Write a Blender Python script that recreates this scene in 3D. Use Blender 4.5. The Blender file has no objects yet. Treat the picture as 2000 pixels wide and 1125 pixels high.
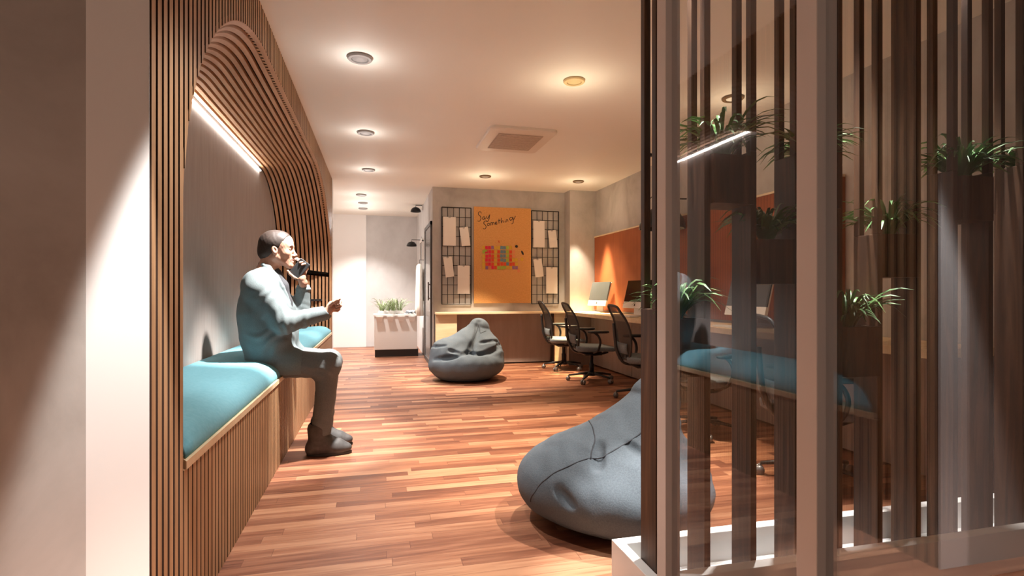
import bpy, bmesh, math, random
import numpy as np
from mathutils import Vector, Matrix

random.seed(7)
C = bpy.context.scene
COL = C.collection
PI = math.pi

# ------------------------------------------------------------------ camera
F_PX, TH, H_CAM = 1050.0, math.radians(14.01), 1.02
cs, sn = math.cos(TH), math.sin(TH)
cam = bpy.data.cameras.new('camera')
cam.sensor_width = 36.0
cam.lens = F_PX / 2000 * 36
cam.shift_y = 0.0035
cam.clip_start = 0.05
camo = bpy.data.objects.new('camera', cam)
COL.objects.link(camo)
camo.location = (0, 0, H_CAM)
camo.rotation_euler = (PI / 2, 0, -TH)
C.camera = camo

# ------------------------------------------------------------------ world and exposure
w = bpy.data.worlds.new('world')
C.world = w
w.use_nodes = True
bg = w.node_tree.nodes['Background']
bg.inputs[0].default_value = (1.0, 0.84, 0.70, 1)
bg.inputs[1].default_value = 0.17
C.view_settings.view_transform = 'Standard'
C.view_settings.look = 'None'
C.view_settings.exposure = 0.56
C.view_settings.gamma = 1.0
C.view_settings.use_curve_mapping = False
C.cycles.max_bounces = 8
C.cycles.diffuse_bounces = 5
C.cycles.transparent_max_bounces = 24
C.cycles.sample_clamp_indirect = 4.0

CZ = 2.434            # ceiling height
WARM = (1.0, 0.72, 0.45)
NEUT = (1.0, 0.96, 0.92)


def spot(name, x, y, power, half, col, aim=None, blend=0.35, z=None, r=0.03):
    l = bpy.data.lights.new(name, 'SPOT')
    l.energy = power
    l.spot_size = 2 * math.radians(half)
    l.spot_blend = blend
    l.color = col
    l.shadow_soft_size = r
    o = bpy.data.objects.new(name, l)
    COL.objects.link(o)
    o.location = (x, y, (CZ - 0.03) if z is None else z)
    t = Vector(aim) if aim else Vector((x, y, 0))
    d = t - Vector(o.location)
    o.rotation_euler = d.to_track_quat('-Z', 'Y').to_euler()
    return o


def glow(name, x, y, power, col, dz=0.09):
    l = bpy.data.lights.new(name, 'POINT')
    l.energy = power
    l.color = col
    l.shadow_soft_size = 0.015
    o = bpy.data.objects.new(name, l)
    COL.objects.link(o)
    o.location = (x, y, CZ - dz)
    return o


# room ceiling lamps and added fill lights (fixtures of the rows come further down)
ROW_L = [(-0.105, 3.37), (-0.105, 4.94), (-0.105, 6.44)]
ROW_M = [(1.275, 3.39), (1.275, 6.46)]
ROW_R = [(2.51, 3.41), (2.49, 6.47)]
COR = [(-0.235, 8.13), (-0.23, 8.85), (-0.245, 9.45)]
spot('lamp_wall_washer', -0.43, 1.285, 480, 15.6, NEUT, blend=0.25, r=0.02)
for i, (x, y) in enumerate(ROW_L):
    spot('lamp_left', x, y, [145, 145, 165][i], [38, 38, 38][i], NEUT, blend=0.5)
    glow('glow_left', x, y, 1.1, NEUT, dz=0.16)
spot('lamp_left_tilted', -0.105, 3.37, 470, 22, NEUT, aim=(-0.42, 3.72, 0.8), blend=0.5)
spot('fill_left_near', -0.50, 0.80, 480, 22, NEUT, blend=0.6)  # added unseen spot, its floor bounce brightens the near left wall
spot('fill_bean_bag', 1.75, 2.05, 230, 27, (1.0, 0.93, 0.86), aim=(1.22, 2.38, .3), blend=0.5)  # added out of view without a fixture, brightens the bean bag
for i, (x, y) in enumerate(ROW_M):
    spot('lamp_middle', x, y, [330, 380][i], 31, (1.0, 0.82, 0.62), blend=0.45)
    glow('ceiling_fill_middle', x, y, 2.6, (1.0, 0.82, 0.58), dz=0.28)  # point light added below the fixture to brighten the ceiling
for i, (x, y) in enumerate(ROW_R):
    spot('lamp_right', x, y, [35, 60][i], 34, WARM, blend=0.5)
    glow('ceiling_fill_right', x, y, 2.2, (1.0, 0.80, 0.54), dz=0.28)  # likewise added, lifts the ceiling on the desk side
for x, p_ in ((0.98, 380), (1.55, 340), (2.2, 320)):
    spot('lamp_planter', x, 1.61, p_, 13.5, (1.0, 0.95, 0.90), blend=0.6)
spot('lamp_planter', -0.105, 1.8, 60, 38, NEUT, blend=0.6)
for x, y in COR:
    spot('lamp_corridor', x, y, 135, 52, (1.0, 0.95, 0.9), blend=0.6)
    glow('glow_corridor', x, y, 3.0, (1.0, 0.95, 0.9), dz=0.35)
spot('lamp_panel', 2.70, 6.62, 1100, 18, (1.0, 0.76, 0.42), blend=0.5)
spot('lamp_pier', 2.60, 6.85, 70, 24, (1.0, 0.82, 0.6), aim=(2.78, 7.05, 0.75), z=2.0, blend=0.8)


# ------------------------------------------------------------------ projection helpers (photo pixel -> metres)
def XY(px, Y):
    k = (px - 1000) / F_PX
    return Y * (sn + cs * k) / (cs - sn * k)


def P(px, py, Y):
    X = XY(px, Y)
    d = X * sn + Y * cs
    return Vector((X, Y, H_CAM + (569.5 - py) * d / F_PX))


# ------------------------------------------------------------------ materials
def mat(name, col, rough=0.6, metal=0.0, spec=0.5, emis=None, es=0):
    m = bpy.data.materials.new(name)
    m.use_nodes = True
    b = m.node_tree.nodes['Principled BSDF']
    b.inputs['Base Color'].default_value = (*col, 1)
    b.inputs['Roughness'].default_value = rough
    b.inputs['Metallic'].default_value = metal
    b.inputs['Specular IOR Level'].default_value = spec
    if emis:
        b.inputs['Emission Color'].default_value = (*emis, 1)
        b.inputs['Emission Strength'].default_value = es
    return m


def srgb(r, g, b):
    def f(c):
        c /= 255
        return c / 12.92 if c < 0.04045 else ((c + 0.055) / 1.055) ** 2.4
    return (f(r), f(g), f(b))


def noise_mat(name, stops, scale=(1, 1, 1), nscale=4.0, detail=6, rough=0.6, bump=0.0, spec=0.5, dist=0.0, nrough=0.6):
    """procedural: object coordinates -> noise -> colour ramp"""
    m = mat(name, stops[0][1], rough, spec=spec)
    nt = m.node_tree
    N, L = nt.nodes, nt.links
    b = N['Principled BSDF']
    tc = N.new('ShaderNodeTexCoord')
    mp = N.new('ShaderNodeMapping')
    mp.inputs['Scale'].default_value = scale
    no = N.new('ShaderNodeTexNoise')
    no.inputs['Scale'].default_value = nscale
    no.inputs['Detail'].default_value = detail
    no.inputs['Roughness'].default_value = nrough
    no.inputs['Distortion'].default_value = dist
    cr = N.new('ShaderNodeValToRGB')
    e = cr.color_ramp.elements
    while len(e) < len(stops):
        e.new(0.5)
    for k, (p, c) in enumerate(stops):
        e[k].position = p
        e[k].color = (*c, 1)
    L.new(tc.outputs['Object'], mp.inputs[0])
    L.new(mp.outputs[0], no.inputs['Vector'])
    L.new(no.outputs['Fac'], cr.inputs[0])
    L.new(cr.outputs[0], b.inputs['Base Color'])
    if bump:
        bp = N.new('ShaderNodeBump')
        bp.inputs['Strength'].default_value = bump
        bp.inputs['Distance'].default_value = 0.01
        L.new(no.outputs['Fac'], bp.inputs['Height'])
        L.new(bp.outputs[0], b.inputs['Normal'])
    return m


M = {}
M['white_paint'] = noise_mat('white_paint', [(0.3, (.80, .78, .76)), (0.7, (.84, .82, .80))], nscale=1.5)
M['ceiling'] = noise_mat('ceiling_paint', [(0.3, (.80, .77, .70)), (0.7, (.83, .80, .73))], nscale=1.2, rough=0.7)
M['concrete'] = noise_mat('concrete', [(0.30, (.33, .295, .265)), (0.5, (.44, .405, .375)), (0.72, (.53, .495, .465))],
                          scale=(1, 1, .7), nscale=2.6, detail=9, rough=0.75, bump=0.15, dist=0.4)
M['concrete_light'] = noise_mat('concrete_light', [(0.30, (.50, .485, .475)), (0.5, (.56, .545, .535)), (0.72, (.62, .605, .595))],
                                scale=(1, 1, .7), nscale=2.6, detail=9, rough=0.7, bump=0.1, dist=0.4)
M['alcove_wall'] = noise_mat('alcove_wall', [(0.25, (.33, .285, .262)), (0.5, (.365, .32, .295)), (0.75, (.40, .35, .325))],
                             scale=(1, 9, 1.1), nscale=3.0, detail=8, rough=0.8, bump=0.1)
M['slat_wood'] = noise_mat('slat_wood', [(0.25, (.29, .15, .07)), (0.5, (.43, .25, .125)), (0.75, (.57, .36, .20))],
                           scale=(14, 14, 0.9), nscale=2.2, detail=7, rough=0.5, bump=0.05)
M['slat_side_shade'] = mat('slat_side_shade', (.040, .018, .010), 0.8, spec=0.2)  # shade of the slat gaps put into the side colour
M['arch_wood'] = noise_mat('arch_wood', [(0.25, (.33, .17, .08)), (0.5, (.44, .24, .125)), (0.75, (.55, .33, .19))],
                           scale=(14, 0.9, 3), nscale=2.2, detail=7, rough=0.5)
M['birch'] = noise_mat('birch_board', [(0.3, (.68, .50, .30)), (0.7, (.80, .63, .42))], scale=(1, 8, 8), nscale=2, rough=0.5)
M['walnut'] = noise_mat('walnut', [(0.28, (.020, .009, .005)), (0.46, (.046, .020, .010)), (0.62, (.098, .046, .022)), (0.8, (.17, .09, .045))],
                        scale=(11, 11, 0.8), nscale=2.0, detail=8, rough=0.5, dist=0.9)
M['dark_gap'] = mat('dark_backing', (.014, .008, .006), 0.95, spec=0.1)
M['brown_panel'] = noise_mat('brown_panel', [(0.3, (.27, .205, .175)), (0.7, (.33, .255, .22))], scale=(6, 6, 1), nscale=2, rough=0.6)
M['teal'] = noise_mat('teal_fabric', [(0.35, (.15, .39, .47)), (0.65, (.18, .43, .51))], nscale=60, detail=3, rough=0.85, bump=0.05)
M['bag'] = noise_mat('bag_fabric', [(0.35, (.082, .102, .122)), (0.65, (.105, .130, .152))], nscale=180, detail=2, rough=0.9, bump=0.15)
M['seam'] = mat('seam_fabric', (.05, .055, .065), 0.9)
M['black'] = mat('black_plastic', (.018, .016, .016), 0.45)
M['black_metal'] = mat('black_metal', (.02, .018, .018), 0.35, 0.6)
M['steel'] = mat('caster_grey', (.22, .20, .19), 0.35, 0.4)
M['seat_grey'] = noise_mat('seat_fabric', [(0.4, (.13, .15, .165)), (0.6, (.16, .18, .195))], nscale=90, rough=0.9)
M['white_plastic'] = mat('white_plastic', (.80, .78, .75), 0.35)
M['alu'] = mat('aluminium', (.78, .76, .72), 0.3, 0.3)
M['screen'] = mat('screen_glass_reflection', (.055, .062, .072), 0.12)  # grey base stands in for lit walls reflected in the glass
M['screen_dark'] = mat('screen_glass_dark', (.012, .011, .011), 0.12)
M['paper'] = mat('paper', (.80, .73, .66), 0.8)
M['cork'] = noise_mat('cork', [(0.35, (.56, .26, .075)), (0.65, (.66, .33, .11))], nscale=70, detail=4, rough=0.85, bump=0.1)
M['ink'] = mat('ink', (.02, .012, .01), 0.7)
M['plaster_white'] = mat('trough_white', (.86, .86, .85), 0.45)
M['post'] = mat('post_paint', (.66, .61, .58), 0.45)
M['downlight'] = mat('downlight_ring', (.26, .235, .22), 0.5)
M['downlight_dark'] = mat('downlight_dark', (.16, .10, .05), 0.5)
M['downlight_yellow'] = mat('downlight_yellow', (.60, .46, .24), 0.5)
M['lens'] = mat('lamp_lens', (.22, .20, .19), 0.4)
M['ac'] = mat('ac_plastic', (.70, .62, .53), 0.5)
M['ac_dark'] = noise_mat('ac_grille', [(0.4, (.46, .36, .28)), (0.6, (.52, .41, .33))], nscale=50)
M['led'] = mat('led', (1, 1, 1), 0.5, emis=(1, .93, .85), es=19)
M['cloth_cream'] = mat('cream_cloth', (.80, .74, .66), 0.9)
M['mirror'] = mat('dark_mirror', (.10, .10, .11), 0.08, 0.8)
M['door_glass'] = mat('door_glass', (.26, .245, .235), 0.2)
M['door_frame'] = mat('door_frame', (.07, .062, .058), 0.5)
M['soil'] = mat('soil', (.03, .02, .015), 0.95)
M['towel'] = noise_mat('towel', [(0.42, (.08, .16, .25)), (0.5, (.7, .72, .75)), (0.9, (.85, .85, .85))], nscale=60)
M['orange_fabric'] = None


def panel_mat():
    m = mat('orange_panel', (.55, .12, .03), 0.75)
    nt = m.node_tree
    N, L = nt.nodes, nt.links
    b = N['Principled BSDF']
    tc = N.new('ShaderNodeTexCoord')
    wv = N.new('ShaderNodeTexWave')
    wv.bands_direction = 'Y'
    wv.inputs['Scale'].default_value = 9
    wv.inputs['Distortion'].default_value = 0.3
    no = N.new('ShaderNodeTexNoise')
    no.inputs['Scale'].default_value = 5
    cr = N.new('ShaderNodeValToRGB')
    cr.color_ramp.elements[0].color = (.19, .042, .010, 1)
    cr.color_ramp.elements[1].color = (.32, .085, .022, 1)
    mx = N.new('ShaderNodeMath')
    mx.operation = 'MULTIPLY_ADD'
    mx.inputs[1].default_value = 0.6
    L.new(tc.outputs['Object'], wv.inputs[0])
    L.new(tc.outputs['Object'], no.inputs[0])
    L.new(wv.outputs['Fac'], mx.inputs[0])
    L.new(no.outputs['Fac'], mx.inputs[2])
    mx2 = N.new('ShaderNodeMath')
    mx2.operation = 'SUBTRACT'
    mx2.inputs[1].default_value = 0.2
    L.new(mx.outputs[0], mx2.inputs[0])
    L.new(mx2.outputs[0], cr.inputs[0])
    L.new(cr.outputs[0], b.inputs['Base Color'])
    return m


M['orange'] = panel_mat()


def floor_mat():
    m = mat('parquet', (.3, .12, .06), 0.38)
    nt = m.node_tree
    N, L = nt.nodes, nt.links
    b = N['Principled BSDF']

    def math_(op, a, bb=None, c=None):
        n = N.new('ShaderNodeMath')
        n.operation = op
        for i, v in enumerate((a, bb, c)):
            if v is None:
                continue
            if isinstance(v, (int, float)):
                n.inputs[i].default_value = v
            else:
                L.new(v, n.inputs[i])
        return n.outputs[0]
    tc = N.new('ShaderNodeTexCoord')
    sp = N.new('ShaderNodeSeparateXYZ')
    L.new(tc.outputs['Object'], sp.inputs[0])
    W, LEN = 0.062, 0.62
    rowf = math_('DIVIDE', sp.outputs['Y'], W)
    row = math_('FLOOR', rowf)
    wn1 = N.new('ShaderNodeTexWhiteNoise')
    wn1.noise_dimensions = '1D'
    L.new(row, wn1.inputs['W'])
    colf = math_('ADD', math_('DIVIDE', sp.outputs['X'], LEN), math_('MULTIPLY', wn1.outputs['Value'], 7.0))
    col = math_('FLOOR', colf)
    cv = N.new('ShaderNodeCombineXYZ')
    L.new(row, cv.inputs[0])
    L.new(col, cv.inputs[1])
    wn2 = N.new('ShaderNodeTexWhiteNoise')
    wn2.noise_dimensions = '2D'
    L.new(cv.outputs[0], wn2.inputs['Vector'])
    # grain
    mp = N.new('ShaderNodeMapping')
    mp.inputs['Scale'].default_value = (1.6, 26, 1)
    L.new(tc.outputs['Object'], mp.inputs[0])
    off = N.new('ShaderNodeVectorMath')
    off.operation = 'ADD'
    sc = N.new('ShaderNodeVectorMath')
    sc.operation = 'SCALE'
    sc.inputs['Scale'].default_value = 30
    L.new(wn2.outputs['Color'], sc.inputs[0])
    L.new(mp.outputs[0], off.inputs[0])
    L.new(sc.outputs[0], off.inputs[1])
    no = N.new('ShaderNodeTexNoise')
    no.inputs['Scale'].default_value = 2.0
    no.inputs['Detail'].default_value = 7
    no.inputs['Distortion'].default_value = 0.6
    L.new(off.outputs[0], no.inputs['Vector'])
    v = math_('ADD', math_('MULTIPLY', wn2.outputs['Value'], 0.62), math_('MULTIPLY_ADD', no.outputs['Fac'], 0.9, -0.26))
    cr = N.new('ShaderNodeValToRGB')
    e = cr.color_ramp.elements
    stops = [(0.08, (.105, .034, .019)), (0.36, (.215, .078, .040)), (0.6, (.33, .138, .072)), (0.85, (.47, .235, .13))]
    while len(e) < 4:
        e.new(.5)
    for k, (p, c) in enumerate(stops):
        e[k].position = p
        e[k].color = (*c, 1)
    L.new(v, cr.inputs[0])
    # joints
    fy = math_('FRACT', rowf)
    fx = math_('FRACT', colf)
    jy = math_('LESS_THAN', fy, 0.03)
    jx = math_('LESS_THAN', fx, 0.004)
    j = math_('MAXIMUM', jy, jx)
    mix = N.new('ShaderNodeMix')
    mix.data_type = 'RGBA'
    mix.inputs[7].default_value = (.12, .04, .02, 1)
    L.new(math_('MULTIPLY', j, 0.7), mix.inputs[0])
    L.new(cr.outputs[0], mix.inputs[6])
    L.new(mix.outputs[2], b.inputs['Base Color'])
    rr = math_('MULTIPLY_ADD', no.outputs['Fac'], 0.25, 0.3)
    L.new(rr, b.inputs['Roughness'])
    return m


M['floor'] = floor_mat()


def glass_mat():
    m = bpy.data.materials.new('pane_glass')
    m.use_nodes = True
    nt = m.node_tree
    N, L = nt.nodes, nt.links
    N.remove(N['Principled BSDF'])
    out = N['Material Output']
    g = N.new('ShaderNodeNewGeometry')
    dp = N.new('ShaderNodeVectorMath')
    dp.operation = 'DOT_PRODUCT'
    L.new(g.outputs['Incoming'], dp.inputs[0])
    L.new(g.outputs['Normal'], dp.inputs[1])

    def math_(op, a, bb=None, c=None):
        n = N.new('ShaderNodeMath')
        n.operation = op
        for i, v in enumerate((a, bb, c)):
            if v is None:
                continue
            if isinstance(v, (int, float)):
                n.inputs[i].default_value = v
            else:
                L.new(v, n.inputs[i])
        return n.outputs[0]
    c = math_('ABSOLUTE', dp.outputs['Value'])
    f = math_('MULTIPLY_ADD', math_('POWER', math_('SUBTRACT', 1, c), 5), 0.94, 0.06)
    tr = N.new('ShaderNodeBsdfTransparent')
    tr.inputs[0].default_value = (.93, .93, .93, 1)
    gl = N.new('ShaderNodeBsdfGlossy')
    gl.inputs['Roughness'].default_value = 0.0
    gl.inputs['Color'].default_value = (.95, .95, 1, 1)
    mx = N.new('ShaderNodeMixShader')
    L.new(f, mx.inputs[0])
    L.new(tr.outputs[0], mx.inputs[1])
    L.new(gl.outputs[0], mx.inputs[2])
    L.new(mx.outputs[0], out.inputs[0])
    return m


M['glass'] = glass_mat()


def mesh_fabric():
    m = bpy.data.materials.new('chair_mesh')
    m.use_nodes = True
    nt = m.node_tree
    N, L = nt.nodes, nt.links
    b = N['Principled BSDF']
    b.inputs['Base Color'].default_value = (.025, .02, .018, 1)
    b.inputs['Roughness'].default_value = 0.7
    tc = N.new('ShaderNodeTexCoord')
    wv = N.new('ShaderNodeTexChecker')
    wv.inputs['Scale'].default_value = 500
    L.new(tc.outputs['Object'], wv.inputs[0])
    mt = N.new('ShaderNodeMath')
    mt.operation = 'MULTIPLY_ADD'
    mt.inputs[1].default_value = 0.3
    mt.inputs[2].default_value = 0.68
    L.new(wv.outputs['Fac'], mt.inputs[0])
    L.new(mt.outputs[0], b.inputs['Alpha'])
    return m


M['chair_mesh'] = mesh_fabric()


def leaf_mat():
    m = noise_mat('leaf', [(0.3, (.035, .10, .025)), (0.5, (.07, .17, .05)), (0.72, (.22, .33, .13))], nscale=9, rough=0.45)
    return m


M['leaf'] = leaf_mat()
M['leaf_pale'] = noise_mat('leaf_pale', [(0.3, (.12, .17, .06)), (0.7, (.32, .38, .18))], nscale=9, rough=0.5)
M['skin'] = noise_mat('skin', [(0.35, (.40, .21, .145)), (0.65, (.47, .26, .18))], nscale=25, rough=0.5)
M['lip'] = mat('lip_skin', (.38, .15, .12), 0.45)
M['hair'] = noise_mat('hair', [(0.35, (.012, .007, .005)), (0.65, (.04, .022, .015))], nscale=120, scale=(1, 1, 3), rough=0.6)
M['jacket'] = noise_mat('jacket_fabric', [(0.35, (.125, .155, .16)), (0.65, (.155, .19, .195))], nscale=220, detail=2, rough=0.85, bump=0.1)
M['trousers'] = noise_mat('trouser_fabric', [(0.35, (.12, .132, .13)), (0.65, (.15, .16, .158))], nscale=220, detail=2, rough=0.85, bump=0.1)
M['shirt'] = mat('shirt_fabric', (.045, .045, .05), 0.85)
M['boot'] = noise_mat('boot_leather', [(0.35, (.055, .05, .048)), (0.65, (.085, .078, .073))], nscale=30, rough=0.65)
M['sole'] = mat('boot_sole', (.05, .045, .042), 0.8)
M['eye'] = mat('eye_white', (.55, .5, .47), 0.2)
M['phone'] = mat('phone_body', (.035, .037, .04), 0.3)


# ------------------------------------------------------------------ mesh helpers
def finish(me, m, smooth=False):
    if m is not None:
        me.materials.append(M[m] if isinstance(m, str) else m)
    if smooth:
        me.polygons.foreach_set('use_smooth', [True] * len(me.polygons))


def obj(name, bm, m, parent=None, smooth=False, kind=None):
    me = bpy.data.meshes.new(name)
    if isinstance(bm, tuple):
        me.from_pydata([tuple(v) for v in bm[0]], [], bm[1])
        me.update()
    else:
        bmesh.ops.recalc_face_normals(bm, faces=bm.faces)
        bm.to_mesh(me)
        bm.free()
    finish(me, m, smooth)
    o = bpy.data.objects.new(name, me)
    COL.objects.link(o)
    if parent:
        o.parent = parent
    if kind:
        o['kind'] = kind
    return o


def shaded_sides(o):  # colours faces along the gaps as if in shade
    o.data.materials.append(M['slat_side_shade'])
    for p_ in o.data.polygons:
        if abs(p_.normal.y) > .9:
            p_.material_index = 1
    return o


def tag(o, label, cat, group=None, kind=None):
    o['label'] = label
    o['category'] = cat
    if group:
        o['group'] = group
    if kind:
        o['kind'] = kind
    return o


def thing(name, label, cat, loc=(0, 0, 0), rz=0, group=None):
    o = bpy.data.objects.new(name, None)
    COL.objects.link(o)
    o.location = loc
    o.rotation_euler = (0, 0, rz)
    o.empty_display_size = 0.05
    return tag(o, label, cat, group)


def copy_tree(o, parent=None):
    c = o.copy()
    COL.objects.link(c)
    if parent:
        c.parent = parent
    for ch in list(o.children):
        copy_tree(ch, c)
    return c


def NB():
    return bmesh.new()


def box(bm, x0, x1, y0, y1, z0, z1, mtx=None):
    vs = [bm.verts.new(p) for p in [(x0, y0, z0), (x1, y0, z0), (x1, y1, z0), (x0, y1, z0), (x0, y0, z1), (x1, y0, z1), (x1, y1, z1), (x0, y1, z1)]]
    if mtx:
        for v in vs:
            v.co = mtx @ v.co
    for f in [(0, 3, 2, 1), (4, 5, 6, 7), (0, 1, 5, 4), (1, 2, 6, 5), (2, 3, 7, 6), (3, 0, 4, 7)]:
        bm.faces.new([vs[i] for i in f])
    return vs


def bevel(o, wd=0.004, seg=2):
    md = o.modifiers.new('bevel', 'BEVEL')
    md.width = wd
    md.segments = seg
    md.limit_method = 'ANGLE'
    return o


def tube(bm, pts, r, n=8, caps=True, flat=None):
    pts = [Vector(p) for p in pts]
    rs = r if isinstance(r, (list, tuple)) else [r] * len(pts)
    rings = []
    up = Vector((0, 0, 1))
    prev = None
    for i, p in enumerate(pts):
        a = pts[max(i - 1, 0)]
        b = pts[min(i + 1, len(pts) - 1)]
        t = (b - a).normalized()
        if prev is None:
            s = t.cross(up)
            if s.length < 0.05:
                s = t.cross(Vector((1, 0, 0)))
        else:
            s = prev - t * prev.dot(t)
        s.normalize()
        prev = s
        u = s.cross(t).normalized()
        ring = []
        for k in range(n):
            an = 2 * PI * k / n
            fx = flat if flat else 1.0
            ring.append(bm.verts.new(p + s * math.cos(an) * rs[i] + u * math.sin(an) * rs[i] * fx))
        rings.append(ring)
    for i in range(len(rings) - 1):
        for k in range(n):
            bm.faces.new((rings[i][k], rings[i][(k + 1) % n], rings[i + 1][(k + 1) % n], rings[i + 1][k]))
    if caps:
        bm.faces.new(rings[0][::-1])
        bm.faces.new(rings[-1])


def lathe(bm, prof, c=(0, 0, 0), n=24):
    """prof = [(r,z)...] around vertical axis"""
    rings = []
    for r, z in prof:
        rings.append([bm.verts.new((c[0] + r * math.cos(2 * PI * k / n), c[1] + r * math.sin(2 * PI * k / n), c[2] + z)) for k in range(n)])
    for i in range(len(rings) - 1):
        for k in range(n):
            bm.faces.new((rings[i][k], rings[i][(k + 1) % n], rings[i + 1][(k + 1) % n], rings[i + 1][k]))
    bm.faces.new(rings[0][::-1])
    bm.faces.new(rings[-1])


def bez(p0, p1, p2, n=10):
    p0, p1, p2 = Vector(p0), Vector(p1), Vector(p2)
    return [p0 * (1 - t) ** 2 + p1 * 2 * t * (1 - t) + p2 * t * t for t in [i / n for i in range(n + 1)]]


def catmull(pts, n=6):
    pts = [Vector(p) for p in pts]
    out = []
    for i in range(len(pts) - 1):
        a, b, c, d = pts[max(i - 1, 0)], pts[i], pts[i + 1], pts[min(i + 2, len(pts) - 1)]
        for k in range(n):
            t = k / n
            out.append(0.5 * ((2 * b) + (c - a) * t + (2 * a - 5 * b + 4 * c - d) * t * t + (3 * b - a - 3 * c + d) * t ** 3))
    out.append(pts[-1])
    return out


# ------------------------------------------------------------------ signed-distance modelling (soft bodies: person, clothes, bean bags)
class Field:
    def __init__(s, lo, hi, h):
        s.lo = np.array(lo, float)
        s.h = h
        s.n = [int(math.ceil((hi[i] - lo[i]) / h)) + 1 for i in range(3)]
        s.F = np.full(s.n, 1.0, np.float32)

    def sub_grid(s, lo, hi):
        i0 = [max(0, int((lo[i] - s.lo[i]) / s.h)) for i in range(3)]
        i1 = [min(s.n[i], int((hi[i] - s.lo[i]) / s.h) + 2) for i in range(3)]
        sl = tuple(slice(i0[i], i1[i]) for i in range(3))
        ax = [(s.lo[i] + s.h * np.arange(i0[i], i1[i])).astype(np.float32) for i in range(3)]
        return sl, (ax[0][:, None, None], ax[1][None, :, None], ax[2][None, None, :])

    def put(s, d, lo, hi, k, op='add'):
        m = k + 3 * s.h + 0.01
        sl, g = s.sub_grid([lo[i] - m for i in range(3)], [hi[i] + m for i in range(3)])
        A = s.F[sl]
        if A.size == 0:
            return
        B = d(*g).astype(np.float32)
        if op == 'add':
            hh = np.maximum(k - np.abs(A - B), 0) / max(k, 1e-6)
            s.F[sl] = np.minimum(A, B) - hh * hh * k * 0.25
        else:
            B = -B
            hh = np.maximum(k - np.abs(A - B), 0) / max(k, 1e-6)
            s.F[sl] = np.maximum(A, B) + hh * hh * k * 0.25

    def cap(s, a, b, ra, rb=None, k=0.02, op='add'):
        a, b = np.array(a, float), np.array(b, float)
        rb = ra if rb is None else rb
        ba = b - a
        L2 = max(float(ba @ ba), 1e-9)
        R = max(ra, rb)

        def d(X, Y, Z):
            px, py, pz = X - a[0], Y - a[1], Z - a[2]
            t = np.clip((px * ba[0] + py * ba[1] + pz * ba[2]) / L2, 0, 1)
            return np.sqrt((px - t * ba[0]) ** 2 + (py - t * ba[1]) ** 2 + (pz - t * ba[2]) ** 2) - (ra + t * (rb - ra))
        s.put(d, np.minimum(a, b) - R, np.maximum(a, b) + R, k, op)

    def chain(s, pts, rs, k=0.02, op='add'):
        for i in range(len(pts) - 1):
            s.cap(pts[i], pts[i + 1], rs[i], rs[i + 1], k, op)

    def ell(s, c, r, k=0.02, rot=None, op='add'):
        c, r = np.array(c, float), np.array(r, float)
        Rm = np.array(rot, float) if rot is not None else np.eye(3)
        R = float(r.max())

        def d(X, Y, Z):
            x, y, z = X - c[0], Y - c[1], Z - c[2]
            u = [(Rm[0, i] * x + Rm[1, i] * y + Rm[2, i] * z) for i in range(3)]
            k0 = np.sqrt((u[0] / r[0]) ** 2 + (u[1] / r[1]) ** 2 + (u[2] / r[2]) ** 2)
            k1 = np.sqrt((u[0] / r[0] ** 2) ** 2 + (u[1] / r[1] ** 2) ** 2 + (u[2] / r[2] ** 2) ** 2) + 1e-9
            return k0 * (k0 - 1) / k1
        s.put(d, c - R, c + R, k, op)

    def cut(s, nrm, off, k=0.0):
        """keep the side where nrm.p < off"""
        n = np.array(nrm, float)
        n = n / np.linalg.norm(n)
        _, (X, Y, Z) = s.sub_grid(s.lo, s.lo + np.array(s.n) * s.h)
        B = (X * n[0] + Y * n[1] + Z * n[2] - off).astype(np.float32)
        if k:
            hh = np.maximum(k - np.abs(s.F - B), 0) / k
            s.F = np.maximum(s.F, B) + hh * hh * k * 0.25
        else:
            s.F = np.maximum(s.F, B)

    def snap(s, p, core):
        p, core = np.array(p, float), np.array(core, float)
        d = p - core
        last = core
        for t in np.linspace(0.05, 2.2, 260):
            q = core + d * t
            i = np.round((q - s.lo) / s.h).astype(int)
            if (i < 0).any() or (i >= s.n).any():
                break
            if s.F[tuple(i)] > 0:
                break
            last = q
        return last

    def mesh(s, disp=None):
        F = s.F
        S = F < 0
        n = S.shape
        cnt = np.zeros([i - 1 for i in n], np.int8)
        cor = [(a, b, c) for a in (0, 1) for b in (0, 1) for c in (0, 1)]
        for a, b, c in cor:
            cnt += S[a:n[0] - 1 + a, b:n[1] - 1 + b, c:n[2] - 1 + c]
        act = (cnt > 0) & (cnt < 8)
        I = np.argwhere(act)
        idx = np.full(act.shape, -1, np.int32)
        idx[act] = np.arange(len(I))
        V = np.stack([F[I[:, 0] + a, I[:, 1] + b, I[:, 2] + c] for a, b, c in cor], 1)
        cc = np.array(cor, float)
        pos = np.zeros((len(I), 3))
        wt = np.zeros(len(I))
        for i in range(8):
            for j in range(i + 1, 8):
                if abs(cc[i] - cc[j]).sum() != 1:
                    continue
                va, vb = V[:, i], V[:, j]
                m = (va < 0) != (vb < 0)
                t = np.where(m, va / np.where(m, va - vb, 1), 0)
                pos += np.where(m[:, None], cc[i] + t[:, None] * (cc[j] - cc[i]), 0)
                wt += m
        pos /= wt[:, None]
        g = np.stack([V[:, 4:].mean(1) - V[:, :4].mean(1),
                      V[:, [2, 3, 6, 7]].mean(1) - V[:, [0, 1, 4, 5]].mean(1),
                      V[:, 1::2].mean(1) - V[:, ::2].mean(1)], 1)
        g /= np.linalg.norm(g, axis=1)[:, None] + 1e-9
        P3 = s.lo + (I + pos) * s.h
        if disp is not None:
            P3 = P3 + g * disp(P3, g)[:, None]
        Q = []
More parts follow.
